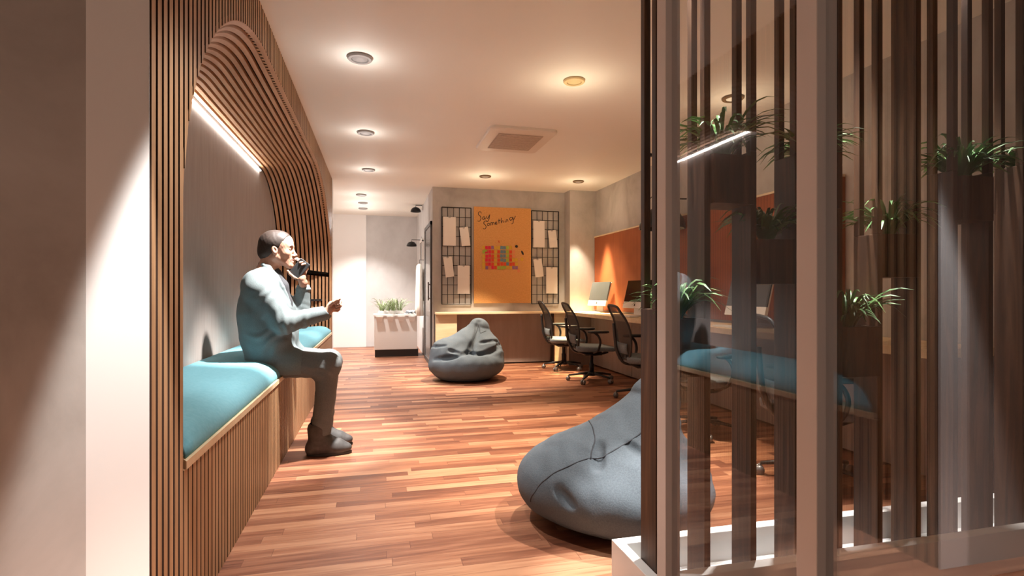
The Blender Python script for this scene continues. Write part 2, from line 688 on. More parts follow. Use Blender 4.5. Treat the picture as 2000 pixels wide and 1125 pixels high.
        for ax in range(3):
            o1, o2 = [(1, 2), (2, 0), (0, 1)][ax]
            sl0 = [slice(None)] * 3
            sl1 = [slice(None)] * 3
            sl0[ax] = slice(0, n[ax] - 1)
            sl1[ax] = slice(1, n[ax])
            E = S[tuple(sl0)] != S[tuple(sl1)]
            K = np.argwhere(E)
            K = K[(K[:, o1] > 0) & (K[:, o2] > 0) & (K[:, o1] < n[o1] - 1) & (K[:, o2] < n[o2] - 1)]

            def ci(d1, d2):
                J = K.copy()
                J[:, o1] += d1
                J[:, o2] += d2
                return idx[J[:, 0], J[:, 1], J[:, 2]]
            q = np.stack([ci(-1, -1), ci(0, -1), ci(0, 0), ci(-1, 0)], 1)
            ins = S[K[:, 0], K[:, 1], K[:, 2]]
            q[~ins] = q[~ins][:, ::-1]
            Q.append(q)
        Q = np.concatenate(Q)
        Q = Q[(Q >= 0).all(1)]
        return P3, Q


def np_obj(name, P3, Q, m, parent=None, mats=None, matidx=None):
    me = bpy.data.meshes.new(name)
    me.vertices.add(len(P3))
    me.vertices.foreach_set('co', P3.astype(np.float32).ravel())
    me.loops.add(len(Q) * 4)
    me.loops.foreach_set('vertex_index', Q.astype(np.int32).ravel())
    me.polygons.add(len(Q))
    me.polygons.foreach_set('loop_start', np.arange(0, len(Q) * 4, 4, dtype=np.int32))
    me.polygons.foreach_set('use_smooth', np.ones(len(Q), bool))
    me.update(calc_edges=True)
    me.validate()
    for mm in (mats or [m]):
        me.materials.append(M[mm])
    if matidx is not None:
        me.polygons.foreach_set('material_index', matidx.astype(np.int32))
    o = bpy.data.objects.new(name, me)
    COL.objects.link(o)
    if parent:
        o.parent = parent
    return o


# ================================================================== SETTING
XL, XR, XB = -0.557, 2.985, -1.054      # slat plane, right wall, alcove back wall
Y0, YE = 1.533, 7.09                     # slat wall near and far ends
YF, YC = 7.29, 10.32                     # cork wall, corridor end

b = NB(); box(b, -3.2, 3.2, -2.5, 10.6, -0.1, 0); obj('floor', b, 'floor', kind='structure')
b = NB(); box(b, -3.2, 3.2, -2.5, 10.6, CZ, CZ + 0.1); obj('ceiling', b, 'ceiling', kind='structure')
b = NB(); box(b, XR, XR + .12, -2.5, YF + .2, 0, CZ); obj('wall_right', b, 'concrete', kind='structure')
# left front wall, facing the camera: white strip then concrete
xw = XY(168, Y0)
b = NB(); box(b, xw, XL - .0005, Y0 - .001, Y0, 0, CZ); box(b, xw, XL - 0.051, Y0, Y0 + .10, 0, CZ); obj('trim_1', b, 'white_paint', kind='structure')
b = NB(); box(b, -3.2, xw - .0005, Y0 - .001, Y0 + .10, 0, CZ); obj('wall_left', b, 'concrete', kind='structure')
# alcove back wall
b = NB(); box(b, XB - .1, XB, Y0 + .1, YE + .1, 0, CZ); obj('wall_alcove', b, 'alcove_wall', kind='structure')
# white end trim of slat wall
b = NB(); box(b, XB - .1, XL + .004, YE, YE + .10, 0, CZ); obj('trim_2', b, 'white_paint', kind='structure')
# corridor
b = NB(); box(b, -1.6, -0.21, YC - .03, YC + .1, 0, CZ); obj('wall_corridor_left', b, 'white_paint', kind='structure')
b = NB(); box(b, -0.21, 0.716, YC, YC + .1, 0, CZ); obj('wall_corridor_back', b, 'concrete_light', kind='structure')
b = NB(); box(b, -1.7, -1.6, YE + .1, YC + .1, 0, CZ); obj('wall_corridor_side', b, 'white_paint', kind='structure')
b = NB(); box(b, 0.716, 0.80, YF + .62, YC + .1, 0, CZ); obj('wall_corridor_right', b, 'concrete_light', kind='structure')
# cork wall: upper wall, lower recess for the counter
b = NB(); box(b, 0.716, XR, YF, YF + .62, .745, CZ); obj('wall_back', b, 'concrete', kind='structure')
b = NB(); box(b, 0.716, XR, YF + .22, YF + .62, 0, .745); obj('wall_back_lower', b, 'brown_panel', kind='structure')
b = NB(); box(b, 0.716, .74, YF, YF + .22, 0, .745); obj('wall_back_side', b, 'concrete', kind='structure')
# pier
b = NB(); box(b, XY(1113, 7.07), XR, 7.07, YF, 0, CZ); obj('wall_pier', b, 'concrete', kind='structure')

# door in corridor side (black frame, dark glass)
dy0, dy1, dz = 7.34, 8.30, 1.98
b = NB()
box(b, .690, .716, dy0, dy0 + .05, 0, dz); box(b, .690, .716, dy1 - .05, dy1, 0, dz); box(b, .690, .716, dy0, dy1, dz - .05, dz); box(b, .690, .716, dy0, dy1, 0, .06)
dr = obj('door_1', b, 'door_frame', kind='structure')
b = NB(); box(b, .700, .716, dy0 + .05, dy1 - .05, .06, dz - .05); obj('door_pane', b, 'door_glass', dr)
b = NB(); tube(b, [(.675, dy0 + .12, .9), (.675, dy0 + .12, 1.15)], .010); box(b, .675, .70, dy0 + .112, dy0 + .128, .92, .935); box(b, .675, .70, dy0 + .112, dy0 + .128, 1.11, 1.125)
obj('door_handle', b, 'steel', dr)


# ------------------------------------------------------------------ slatted alcove
def arch_z(Y):
    """height of the arch opening at Y on the slat plane, None when solid"""
    if Y <= 1.775 or Y >= 7.05:
        return None
    if Y < 2.98:
        t = (2.98 - Y) / 1.205
        return 1.25 + 1.0 * math.sqrt(max(0, 1 - t * t))
    if Y < 5.35:
        return 2.25
    t = (Y - 5.35) / 1.70
    return 1.25 + 1.0 * max(0, 1 - t ** 1.75) ** (1 / 1.75)


alc = thing('slatted_alcove', 'tall vertical timber slat cladding around the arched seating alcove, running to ceiling', 'wall cladding', (XL, Y0, 0))
inv = Vector((XL, Y0, 0))


def shift(bm, v=None):
    v = inv if v is None else Vector(v)
    for q in bm.verts:
        q.co -= v
    return bm


PITCH = 0.0402
b = NB()
bk = NB()
n_sl = int((YE - Y0) / PITCH)
for i in range(n_sl):
    ya = Y0 + .012 + i * PITCH
    yb = ya + 0.0262
    for (q0, q1, bmx, xa, xb_) in ((ya, yb, b, XL - .042, XL), (Y0 + i * PITCH, Y0 + (i + 1) * PITCH, bk, XL - .05, XL - .041)):
        z0, z1 = arch_z(q0), arch_z(q1)
        if z0 is None and z1 is None:
            box(bmx, xa, xb_, q0, q1, 0, CZ)
        else:
            z0 = 1.25 if z0 is None else z0
            z1 = 1.25 if z1 is None else z1
            vs = box(bmx, xa, xb_, q0, q1, 0, CZ)
            for v in vs[:4]:
                v.co.z = z0 if abs(v.co.y - q0) < 1e-5 else z1
shaded_sides(obj('front_slats', shift(b), 'slat_wood', alc))
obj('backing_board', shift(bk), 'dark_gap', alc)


# arch lining: loft between the front arch and the smaller back arch
def profiles():
    fr, ba, nr = [], [], []
    nv, na, nf = 14, 26, 16
    zb = 0.50
    for i in range(nv):
        t = i / nv
        fr.append((1.775, zb + (1.25 - zb) * t)); ba.append((2.55, zb + (1.30 - zb) * t))
    for i in range(na):
        a = PI - (PI / 2) * i / na
        fr.append((2.98 + 1.205 * math.cos(a), 1.25 + math.sin(a))); ba.append((3.50 + .95 * math.cos(a), 1.30 + .86 * math.sin(a)))
    for i in range(nf):
        t = i / nf
        fr.append((2.98 + (5.35 - 2.98) * t, 2.25)); ba.append((3.50 + (5.30 - 3.50) * t, 2.16))
    for i in range(na):
        a = PI / 2 - (PI / 2) * i / na
        e = 2 / 1.75
        fr.append((5.35 + 1.70 * math.cos(a) ** e, 1.25 + math.sin(a) ** e)); ba.append((5.30 + .95 * math.cos(a), 1.30 + .86 * math.sin(a)))
    for i in range(nv + 1):
        t = i / nv
        fr.append((7.05, 1.25 - (1.25 - zb) * t)); ba.append((6.25, 1.30 - (1.30 - zb) * t))
    return fr, ba


FR, BA = profiles()
REC_TOP = 1.206


def normals(pr):
    out = []
    for i in range(len(pr)):
        a, c = pr[max(i - 1, 0)], pr[min(i + 1, len(pr) - 1)]
        t = Vector((c[0] - a[0], c[1] - a[1])).normalized()
        out.append(Vector((-t.y, t.x)))       # outward (away from the opening)
    return out


NF, NA_ = normals(FR), normals(BA)


def loft(u, i, off):
    f, a = FR[i], BA[i]
    y = f[0] + (a[0] - f[0]) * u
    z = f[1] + (a[1] - f[1]) * u
    nn = (NF[i] * (1 - u) + NA_[i] * u).normalized()
    return Vector((XL + (XB - XL) * u, y + nn.x * off, z + nn.y * off))


NS = 13
I_REC = len(FR) - 14
b = NB()
half_i = len(FR) // 2
for s_ in range(NS):
    u0 = (s_ + 0.08) / NS
    u1 = (s_ + 0.66) / NS
    rings = []
    rec = []
    for i in range(len(FR)):
        pts = [loft(u0, i, 0), loft(u1, i, 0), loft(u1, i, .022), loft(u0, i, .022)]
        if i >= I_REC and 1 <= s_ <= 10:
            for q in pts:
                q.y += .26 * u0 + .006
        rings.append([b.verts.new(q) for q in pts])
    for i in range(len(rings) - 1):
        if i + 1 == I_REC and 1 <= s_ <= 10:
            b.faces.new(rings[i]); b.faces.new(rings[i + 1][::-1])
            continue
        for k in range(4):
            b.faces.new((rings[i][k], rings[i][(k + 1) % 4], rings[i + 1][(k + 1) % 4], rings[i + 1][k]))
    b.faces.new(rings[0][::-1]); b.faces.new(rings[-1])
obj('arch_slats', shift(b), 'arch_wood', alc)
b = NB()
grid = []
NU = 13
for j in range(NU + 1):
    row = []
    for i in range(len(FR)):
        q = loft(j / NU, i, .022)
        row.append(b.verts.new(q))
    grid.append(row)
for j in range(NU):
    for i in range(len(FR) - 1):
        if i + 1 >= I_REC and 1 <= j <= 10:
            continue
        b.faces.new((grid[j][i], grid[j + 1][i], grid[j + 1][i + 1], grid[j][i + 1]))
# recess box behind the far lining
u0, u1 = 1 / NU, 11 / NU
e = len(FR) - 1
pa, pb = loft(u0, e, .022), loft(u1, e, .022)
PA, PB = .26 * u0 + .008, .26 * u1 + .008
for (zt) in (1.235,):
    vs = [b.verts.new(q) for q in (Vector((pa.x, pa.y, zt)), Vector((pb.x, pb.y, zt)), Vector((pb.x, pb.y + PB, zt)), Vector((pa.x, pa.y + PA, zt)))]
    b.faces.new(vs)
    vs2 = [b.verts.new(q) for q in (Vector((pa.x, pa.y + PA, zt)), Vector((pb.x, pb.y + PB, zt)), Vector((pb.x, pb.y + PB, .5)), Vector((pa.x, pa.y + PA, .5)))]
    b.faces.new(vs2)
    for q in (pa, pb):
        v3 = [b.verts.new(p_) for p_ in (Vector((q.x, q.y, zt)), Vector((q.x, q.y + (PA if q is pa else PB), zt)), Vector((q.x, q.y + (PA if q is pa else PB), .5)), Vector((q.x, q.y, .5)))]
        b.faces.new(v3)
obj('arch_backing', shift(b), 'dark_gap', alc)
# shelf bar inside the recess
b = NB()
sa, sb = loft(u0 + .01, e, .05), loft(u1 - .01, e, .05)
vs = [b.verts.new(Vector((q.x, q.y + dy, z))) for z in (.905, .93) for (q, dy) in ((sa, 0), (sb, 0), (sb, .17), (sa, .02))]
for f in [(0, 3, 2, 1), (4, 5, 6, 7), (0, 1, 5, 4), (1, 2, 6, 5), (2, 3, 7, 6), (3, 0, 4, 7)]:
    b.faces.new([vs[k] for k in f])
obj('recess_shelf', shift(b), 'black', alc)

# led strip along the top of the alcove back wall
b = NB(); box(b, XB + .002, XB + .016, 2.9, 5.33, 2.122, 2.132)
led = obj('strip_light', b, 'led')
tag(led, 'glowing white linear strip light along the top of the alcove back wall', 'light')

# bench
ben = thing('built_in_bench', 'long built-in timber bench with vertical slatted front inside the arched alcove', 'bench', (XL, 1.775, 0))
bo = Vector((XL, 1.775, 0))
b = NB(); bk = NB()
y = 1.787
while y < 7.03:
    box(b, XL - .022, XL - .002, y, y + .0315, 0, .488)
    y += PITCH
box(bk, XL - .04, XL - .022, 1.775, 7.04, 0, .488)
shaded_sides(obj('bench_front_slats', shift(b, bo), 'slat_wood', ben))
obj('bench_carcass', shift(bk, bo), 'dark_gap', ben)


def yend(X, near):
    t = (X - XB) / (XL - XB)
    return (2.55 - .775 * t + .022) if near else (6.25 + .80 * t - .022)


b = NB()
vs = []
for z in (.488, .513):
    for (X, nr) in ((XL + .003, True), (XB + .003, True), (XB + .003, False), (XL + .003, False)):
        vs.append(b.verts.new((X, yend(X, nr), z)))
for f in [(0, 1, 2, 3), (7, 6, 5, 4), (0, 4, 5, 1), (1, 5, 6, 2), (2, 6, 7, 3), (3, 7, 4, 0)]:
    b.faces.new([vs[k] for k in f])
obj('seat_board', shift(b, bo), 'birch', ben)

# cushion
prof = [(XB + .01, .5135)]
prof += [(XB + .01, .60), (XB + .03, .611)]
prof += [(-.90, .615), (-.78, .613)]
for i in range(1, 15):
    a = PI / 2 - (PI / 2 + .45) * i / 14
    prof.append((-.705 + .142 * math.cos(a) ** 1 if math.cos(a) > 0 else -.705, .523 + .090 * max(math.sin(a), -.1)))
prof.append((XL - .022, .5135))
b = NB()
NYC = 60
rings = []
for j in range(NYC + 1):
    t = j / NYC
    ring = []
    for (X, z) in prof:
        ya, yb = yend(X, True) + .01, yend(X, False) - .008
        # rounded ends
        yy = ya + (yb - ya) * t
        e_ = min(t, 1 - t) * (yb - ya)
        dz = 0
        if e_ < .02 and z > .55:
            dz = -.012 * (1 - e_ / .02)
        ring.append(b.verts.new((X, yy, z + dz)))
    rings.append(ring)
n = len(prof)
for j in range(NYC):
    for k in range(n):
        b.faces.new((rings[j][k], rings[j][(k + 1) % n], rings[j + 1][(k + 1) % n], rings[j + 1][k]))
b.faces.new(rings[0]); b.faces.new(rings[-1][::-1])
cu = obj('bench_cushion', b, 'teal', smooth=True)
tag(cu, 'long teal upholstered cushion lying on the timber bench in the alcove', 'cushion')


# ------------------------------------------------------------------ ceiling things
def downlight(x, y, m, r, label, group=None, inner='lens'):
    t = thing('downlight', label, 'ceiling light', (x, y, CZ), 0, group)
    b = NB(); lathe(b, [(r, -.001), (r, -.010), (r * .93, -.016), (r * .70, -.016), (r * .66, -.006), (r * .5, -.004)], n=32)
    obj('trim_ring', b, m, t, smooth=False)
    b = NB(); lathe(b, [(r * .62, -.004), (r * .62, -.012), (r * .3, -.015)], n=28)
    obj('lens', b, inner, t)
    return t


LL = ['round white ceiling downlight nearest the camera above the slat wall', 'white ceiling downlight second from the camera beside the slat wall',
      'white ceiling downlight third from the camera, by the corridor mouth']
for i, (x, y) in enumerate(ROW_L):
    downlight(x, y, 'downlight', .074, LL[i], 'ceiling downlights')
downlight(*ROW_M[0], 'downlight_yellow', .072, 'large yellowish ceiling downlight between the air unit and the camera', 'ceiling downlights', 'downlight_yellow')
downlight(*ROW_M[1], 'downlight_dark', .072, 'dark bronze ceiling downlight above the cork board', 'ceiling downlights', 'downlight')
downlight(*ROW_R[1], 'downlight_dark', .072, 'dark bronze ceiling downlight in front of the concrete pier', 'ceiling downlights', 'downlight')
downlight(*ROW_R[0], 'downlight_dark', .078, 'dark ringed ceiling downlight seen behind the timber screen', 'ceiling downlights', 'ceiling')
CL = ['corridor ceiling downlight nearest the room', 'middle one of three corridor ceiling downlights', 'corridor ceiling downlight closest to the end wall']
for i, (x, y) in enumerate(COR):
    downlight(x, y, 'downlight', .075, CL[i], 'ceiling downlights')

t = thing('ceiling_air_unit', 'square white ceiling cassette air conditioner with central grille', 'air conditioner', (1.23, 4.83, CZ))
b = NB()
R_, hx, hy = .06, .305, .375
ring = []
for (cx, cy, a0) in ((hx - R_, hy - R_, 0), (-hx + R_, hy - R_, 90), (-hx + R_, -hy + R_, 180), (hx - R_, -hy + R_, 270)):
    for k in range(7):
        a = math.radians(a0 + 15 * k)
        ring.append((cx + R_ * math.cos(a), cy + R_ * math.sin(a)))
lo = [b.verts.new((x, y, 0)) for x, y in ring]
mi = [b.verts.new((x, y, -.02)) for x, y in ring]
hi = [b.verts.new((x * .97, y * .97, -.028)) for x, y in ring]
m_ = len(ring)
for A, B in ((lo, mi), (mi, hi)):
    for k in range(m_):
        b.faces.new((A[k], A[(k + 1) % m_], B[(k + 1) % m_], B[k]))
b.faces.new(hi); b.faces.new(lo[::-1])
obj('housing', b, 'ac', t)
b = NB()
for k in range(14):
    yy = -.235 + k * .035
    box(b, -.20, .20, yy, yy + .024, -.036, -.029)
box(b, -.205, .205, -.24, .255, -.0305, -.0285)
obj('grille', b, 'ac_dark', t)

# ------------------------------------------------------------------ corridor: cabinet, plant, lamps, mirror, coat
t = thing('planter_cabinet', 'low white cabinet on a black recessed plinth in the corridor, with scalloped hanging pockets', 'cabinet', (0, 8.6, 0))
b = NB(); box(b, -.055, .60, 0, .42, .115, .63); bevel(obj('cabinet_body', b, 'white_plastic', t), .004)
b = NB(); box(b, -.045, .62, .02, .42, 0, .113); obj('plinth', b, 'black', t)
b = NB(); box(b, -.065, .605, -.012, .43, .632, .665); bevel(obj('cabinet_top', b, 'white_plastic', t), .006)
for k in range(4):
    b = NB()
    x = -.03 + k * .165
    vs = []
    for (z, hw, dd) in ((.63, .055, .055), (.55, .036, .022)):
        vs += [(x + .055 - hw, -.002, z), (x + .055 + hw, -.002, z), (x + .055 + hw, -dd, z), (x + .055 - hw, -dd, z)]
    vv = [b.verts.new(p_) for p_ in vs]
    for f in [(0, 1, 2, 3), (7, 6, 5, 4), (0, 4, 5, 1), (1, 5, 6, 2), (2, 6, 7, 3), (3, 7, 4, 0)]:
        b.faces.new([vv[q] for q in f])
    obj('hanging_pocket', b, 'white_plastic', t)
b = NB()
for k in range(3):
    box(b, -.0 + k * .15, .11 + k * .15, .10, .22, .667, .69)
tr = obj('tray', b, 'white_plastic', t)


def blades(bm, c, n, L, spread, w0=.012, up=0.6, seed=1, yscale=1.0, droop=1.0):
    rnd = random.Random(seed)
    for i in range(n):
        a = rnd.random() * 2 * PI
        l = L * (0.55 + .5 * rnd.random())
        out = spread * (0.25 + rnd.random())
        dx, dy = math.cos(a), math.sin(a) * yscale
        base = Vector((c[0] + dx * .02 * rnd.random(), c[1] + dy * .02 * rnd.random(), c[2]))
        peak = base + Vector((dx * out * .5, dy * out * .5, l * (up + .35 * rnd.random())))
        tip = base + Vector((dx * out * 1.3, dy * out * 1.3, l * (up * (1.15 - droop * (0.9 * rnd.random())))))
        pts = bez(base, peak, tip, 6)
        side = Vector((-dy, dx, 0)).normalized()
        if rnd.random() < .3:
            side = (side + Vector((0, 0, .5))).normalized()
        L_, R2 = [], []
        for k, p_ in enumerate(pts):
            tt = k / 6
            ww = w0 * (0.55 + 0.9 * tt) * (1 - tt) ** .6 + .0006
            fold = Vector((0, 0, ww * .35))
            L_.append(bm.verts.new(p_ - side * ww + fold))
            R2.append((bm.verts.new(p_), bm.verts.new(p_ + side * ww + fold)))
        for k in range(6):
            bm.faces.new((L_[k], R2[k][0], R2[k + 1][0], L_[k + 1]))
            bm.faces.new((R2[k][0], R2[k][1], R2[k + 1][1], R2[k + 1][0]))


def grass_plant(name, label, x, y, z, n, L, spread, m='leaf', seed=1, w0=.012, two=None, group=None, droop=1.0):
    t = thing(name, label, 'plant', (x, y, z), 0, group)
    b = NB()
    if two:
        for k in range(two[0]):
            blades(b, ((k - (two[0] - 1) / 2) * two[1], 0, 0), n // two[0], L, spread, w0, seed=seed + k, droop=droop)
    else:
        blades(b, (0, 0, 0), n, L, spread, w0, seed=seed, droop=droop)
    obj('foliage', b, m, t, smooth=True)
    return t


cp = grass_plant('grassy_plant', 'pale green grassy plant on top of the white corridor cabinet', .20, 8.76, .668, 130, .36, .17, 'leaf_pale', 3, .0065, (4, .09), droop=.35)
b = NB(); box(b, -.19, .19, -.05, .05, 0, .05); bevel(obj('pot', b, 'white_plastic', cp), .008)
# speckled towel on the cabinet
b = NB()
for i in range(8):
    for j in range(6):
        pass
vsg = [[b.verts.new((.44 + .13 * i / 8, 8.62 + .16 * j / 6, .668 + .018 + .012 * math.sin(i * 1.7 + j) + .010 * math.sin(j * 2.1))) for j in range(7)] for i in range(9)]
for i in range(8):
    for j in range(6):
        b.faces.new((vsg[i][j], vsg[i + 1][j], vsg[i + 1][j + 1], vsg[i][j + 1]))
tw = obj('folded_towel', b, 'towel', smooth=True)
sm = tw.modifiers.new('solid', 'SOLIDIFY'); sm.thickness = .02; sm.offset = -1
tag(tw, 'small speckled blue and white towel lying on the right end of the corridor cabinet', 'towel')


def half_dome(bm, c, r, n=28, ax=None, zs=1.0):
    """thin hemispherical shade open downwards"""
    rings = []
    for s_ in (1, .93):
        for i in range(8):
            a = (PI / 2) * i / 7 if s_ == 1 else (PI / 2) * (7 - i) / 7
            rr, zz = r * s_ * math.cos(a), r * s_ * math.sin(a) * zs
            rings.append([bm.verts.new((c[0] + max(rr, .001) * math.cos(2 * PI * k / n), c[1] + max(rr, .001) * math.sin(2 * PI * k / n), c[2] + zz)) for k in range(n)])
    for i in range(len(rings) - 1):
        for k in range(n):
            bm.faces.new((rings[i][k], rings[i][(k + 1) % n], rings[i + 1][(k + 1) % n], rings[i + 1][k]))
    for k in range(n):
        bm.faces.new((rings[-1][k], rings[-1][(k + 1) % n], rings[0][(k + 1) % n], rings[0][k]))


for (px, py, Y, lab) in ((812, 414, 8.9, 'black half-dome wall lamp near the corridor ceiling, upper of two'), (804, 481, 9.2, 'black half-dome wall lamp above the hanging coat, lower of two')):
    p_ = P(px, py, Y)
    t = thing('wall_lamp', lab, 'wall lamp', p_, 0, 'corridor wall lamps')
    b = NB(); half_dome(b, (0, 0, 0), .085, zs=.95); obj('lamp_shade', b, 'black_metal', t, True)
    b = NB(); tube(b, [(0, 0, .08), (0, 0, .11), (.716 - p_.x - .01, 0, .11)], .006); obj('lamp_arm', b, 'black_metal', t)
    b = NB(); box(b, .716 - p_.x - .014, .716 - p_.x, -.03, .03, .05, .17); obj('wall_plate', b, 'white_plastic', t)
t = thing('wall_mirror', 'tall narrow white-framed mirror on the corridor wall beside the black door', 'mirror', (.716, 8.72, .9))
b = NB(); box(b, -.03, 0, 0, .05, 0, .95); box(b, -.03, 0, .45, .5, 0, .95); box(b, -.03, 0, 0, .5, .93, .98); box(b, -.03, 0, 0, .5, -.03, .02)
obj('frame', b, 'white_plastic', t)
b = NB(); box(b, -.015, -.002, .05, .45, .02, .93); obj('mirror_glass', b, 'mirror', t)
# coat
t = thing('hanging_coat', 'cream coat hanging from a hook beside the corridor mirror', 'coat', (.64, 8.62, 1.50))
b = NB()
n_ = 20
rings = []
for (z, ra, rb_) in ((-.04, .015, .02), (-.07, .04, .10), (-.14, .045, .14), (-.4, .05, .13), (-.7, .058, .15), (-.86, .062, .16)):
    rings.append([b.verts.new((ra * math.cos(2 * PI * k / n_) * (1 + .18 * math.sin(5 * 2 * PI * k / n_)), rb_ * math.sin(2 * PI * k / n_) * (1 + .1 * math.sin(7 * 2 * PI * k / n_)), z)) for k in range(n_)])
for i in range(len(rings) - 1):
    for k in range(n_):
        b.faces.new((rings[i][k], rings[i][(k + 1) % n_], rings[i + 1][(k + 1) % n_], rings[i + 1][k]))
b.faces.new(rings[0][::-1]); b.faces.new(rings[-1])
obj('coat_cloth', b, 'cloth_cream', t, True)
b = NB(); tube(b, [(.07, 0, .02), (.0, 0, .02), (0, 0, -.05)], .006); obj('coat_hook', b, 'steel', t)

# ------------------------------------------------------------------ far counter
t = thing('wall_counter', 'pale timber wall counter with light end panels under the cork board', 'counter', (.75, 7.18, 0))
co = Vector((.75, 7.18, 0))
b = NB(); box(b, .742, 2.60, 7.13, YF + .21, .715, .745); bevel(obj('counter_top', shift(b, co), 'birch', t), .003)
b = NB(); box(b, .745, XY(892, 7.2), 7.18, 7.22, 0, .713); obj('end_panel', shift(b, co), 'birch', t)
b = NB(); box(b, XY(1083, 7.2), XY(1103, 7.2), 7.18, 7.22, 0, .713); obj('end_panel', shift(b, co), 'birch', t)
b = NB(); box(b, XY(892, 7.2), XY(1083, 7.2), YF + .10, YF + .12, 0.02, .713); obj('modesty_panel', shift(b, co), 'brown_panel', t)

# ------------------------------------------------------------------ right desk
XD = 2.53
t = thing('long_desk', 'long pale timber desk along the right wall carrying the computers', 'desk', (XD, 2.0, 0))
do = Vector((XD, 2.0, 0))
b = NB(); box(b, XD, XR - .005, 2.0, 7.065, .70, .745); bevel(obj('desk_top', shift(b, do), 'birch', t), .003)
b = NB()
for k in range(5):
    y = 2.02 + k * 1.25
    box(b, XR - .10, XR - .08, y, min(y + 1.24, 7.05), .02, .698)
obj('modesty_panel', shift(b, do), 'brown_panel', t)
for y in (2.0, 4.4, 7.02):
    b = NB(); box(b, XD + .03, XR - .102, y, y + .03, 0, .698); obj('desk_leg', shift(b, do), 'brown_panel', t)

# orange pin panels on the right wall
for (ya, yb, lab) in ((5.55, 7.05, 'orange ribbed acoustic panel lit by a spot behind the far computer'), (2.90, 4.95, 'orange-red ribbed acoustic panel seen between the screen boards')):
    b = NB(); box(b, XR - .03, XR - .001, ya, yb, .77, 1.775)
    o = obj('acoustic_panel', b, 'orange'); tag(o, lab, 'wall panel', 'orange acoustic panels')
    b = NB(); box(b, XR - .035, XR - .001, ya, yb, 1.776, 1.792)
    obj('panel_edge', b, 'birch', o)


# computers
def computer(x, y, rz, scr, label):
    t = thing('desktop_computer', label, 'computer', (x, y, .7455), rz, 'desktop computers')
    # screen faces -x locally, tilted slightly back
    tilt = Matrix.Rotation(math.radians(14), 4, 'Y')
    T = Matrix.Translation((0, 0, .10)) @ tilt
    b = NB(); box(b, 0, .012, -.225, .225, .062, .31, T); obj('screen', b, scr, t)
    b = NB(); box(b, 0.0125, .03, -.223, .223, .0, .308, T); bevel(obj('back_shell', b, 'alu', t), .006)
    b = NB(); box(b, -.001, .0123, -.225, .225, -.012, .0615, T); ch = obj('chin', b, 'alu', t)
    b = NB(); box(b, -.0025, -.0012, -.217, .217, .068, .302, T); obj('display_area', b, scr, t)
    b = NB()
    lathe(b, [(.011, 0), (.011, .001)], n=16)
    bmesh.ops.transform(b, matrix=T @ Matrix.Translation((-.002, 0, .024)) @ Matrix.Rotation(-PI / 2, 4, 'Y') @ Matrix.Diagonal((1.15, 1, 1, 1)), verts=b.verts)
    tube(b, [T @ Vector((-.002, 0, .036)), T @ Vector((-.002, -.005, .044))], .003, 6)
    obj('chin_mark', b, 'ink', t)
    b = NB()
    pts = [(.03, 0, .18), (.055, 0, .10), (.05, 0, .012)]
    for q in range(2):
        pass
    vv = []
    for p_ in pts:
        vv.append([b.verts.new((p_[0], s_ * .08, p_[2])) for s_ in (-1, 1)] + [b.verts.new((p_[0] + .012, s_ * .08, p_[2])) for s_ in (1, -1)])
    for i in range(2):
        for k in range(4):
            b.faces.new((vv[i][k], vv[i][(k + 1) % 4], vv[i + 1][(k + 1) % 4], vv[i + 1][k]))
    b.faces.new(vv[0]); b.faces.new(vv[-1])
    box(b, -.07, .10, -.09, .09, 0, .010)
    obj('stand', b, 'alu', t)
    return t


def keyboard(x, y, rz, label):
    t = thing('keyboard', label, 'keyboard', (x, y, .7455), rz, 'keyboards')
    b = NB(); box(b, -.055, .055, -.20, .20, 0, .010); bevel(obj('keyboard_base', b, 'alu', t), .004)
    b = NB()
    for i in range(5):
        for j in range(14):
            box(b, -.048 + i * .0195, -.048 + i * .0195 + .016, -.19 + j * .0273, -.19 + j * .0273 + .023, .0102, .013)
    obj('keys', b, 'white_plastic', t)
    return t


def mouse(x, y, label):
    b = NB()
    bmesh.ops.create_uvsphere(b, u_segments=14, v_segments=8, radius=.03, matrix=Matrix.Translation((0, 0, 0)) @ Matrix.Diagonal((1.7, 1, .7, 1)))
    geom = [v for v in b.verts if v.co.z < 0]
    for v in geom:
        v.co.z = 0
    o = obj('computer_mouse', b, 'white_plastic', smooth=True)
    o.location = (x, y, .7457)
    tag(o, label, 'mouse', 'computer mice')


computer(2.80, 6.62, math.radians(8), 'screen', 'slim computer with grey reflection tinted into its screen, nearest the concrete pier')
computer(2.78, 5.50, math.radians(8), 'screen_dark', 'slim computer with dark screen just left of the timber screen')
computer(2.76, 3.62, math.radians(2), 'screen', 'slim computer with pale chin seen through the timber screen')
keyboard(2.63, 6.50, .05, 'slim keyboard in front of the farthest computer')
keyboard(2.63, 5.42, .05, 'slim keyboard in front of the dark-screened computer')
keyboard(2.62, 3.55, .0, 'slim keyboard in front of the computer behind the timber screen')
mouse(2.64, 6.20, 'white mouse beside the farthest keyboard')


# ------------------------------------------------------------------ office chairs (face +x)
def rrect(w_, h_, r, n=6):
    out = []
    for (cx, cy, a0) in ((w_ - r, h_ - r, 0), (-w_ + r, h_ - r, 90), (-w_ + r, -h_ + r, 180), (w_ - r, -h_ + r, 270)):
        for k in range(n + 1):
            a = math.radians(a0 + 90 * k / n)
            out.append((cx + r * math.cos(a), cy + r * math.sin(a)))
    return out


SZ = .40


def back_pt(y, z):
    """curved back surface, y across, z height"""
    t = (z - .42) / .46
    x = -.20 - .085 * t - .045 * math.sin(PI * min(max(t * 1.1, 0), 1)) * -1 * 0.4
    x += -.06 * max(0, t - .75) * 1.5
    x += .9 * y * y - .02
    return Vector((x, y, z))


def back_w(z):
    t = (z - .40) / .47
    return .148 + .05 * math.sin(PI * min(max(t * .95 + .02, 0), 1)) - .03 * max(0, t - .6)


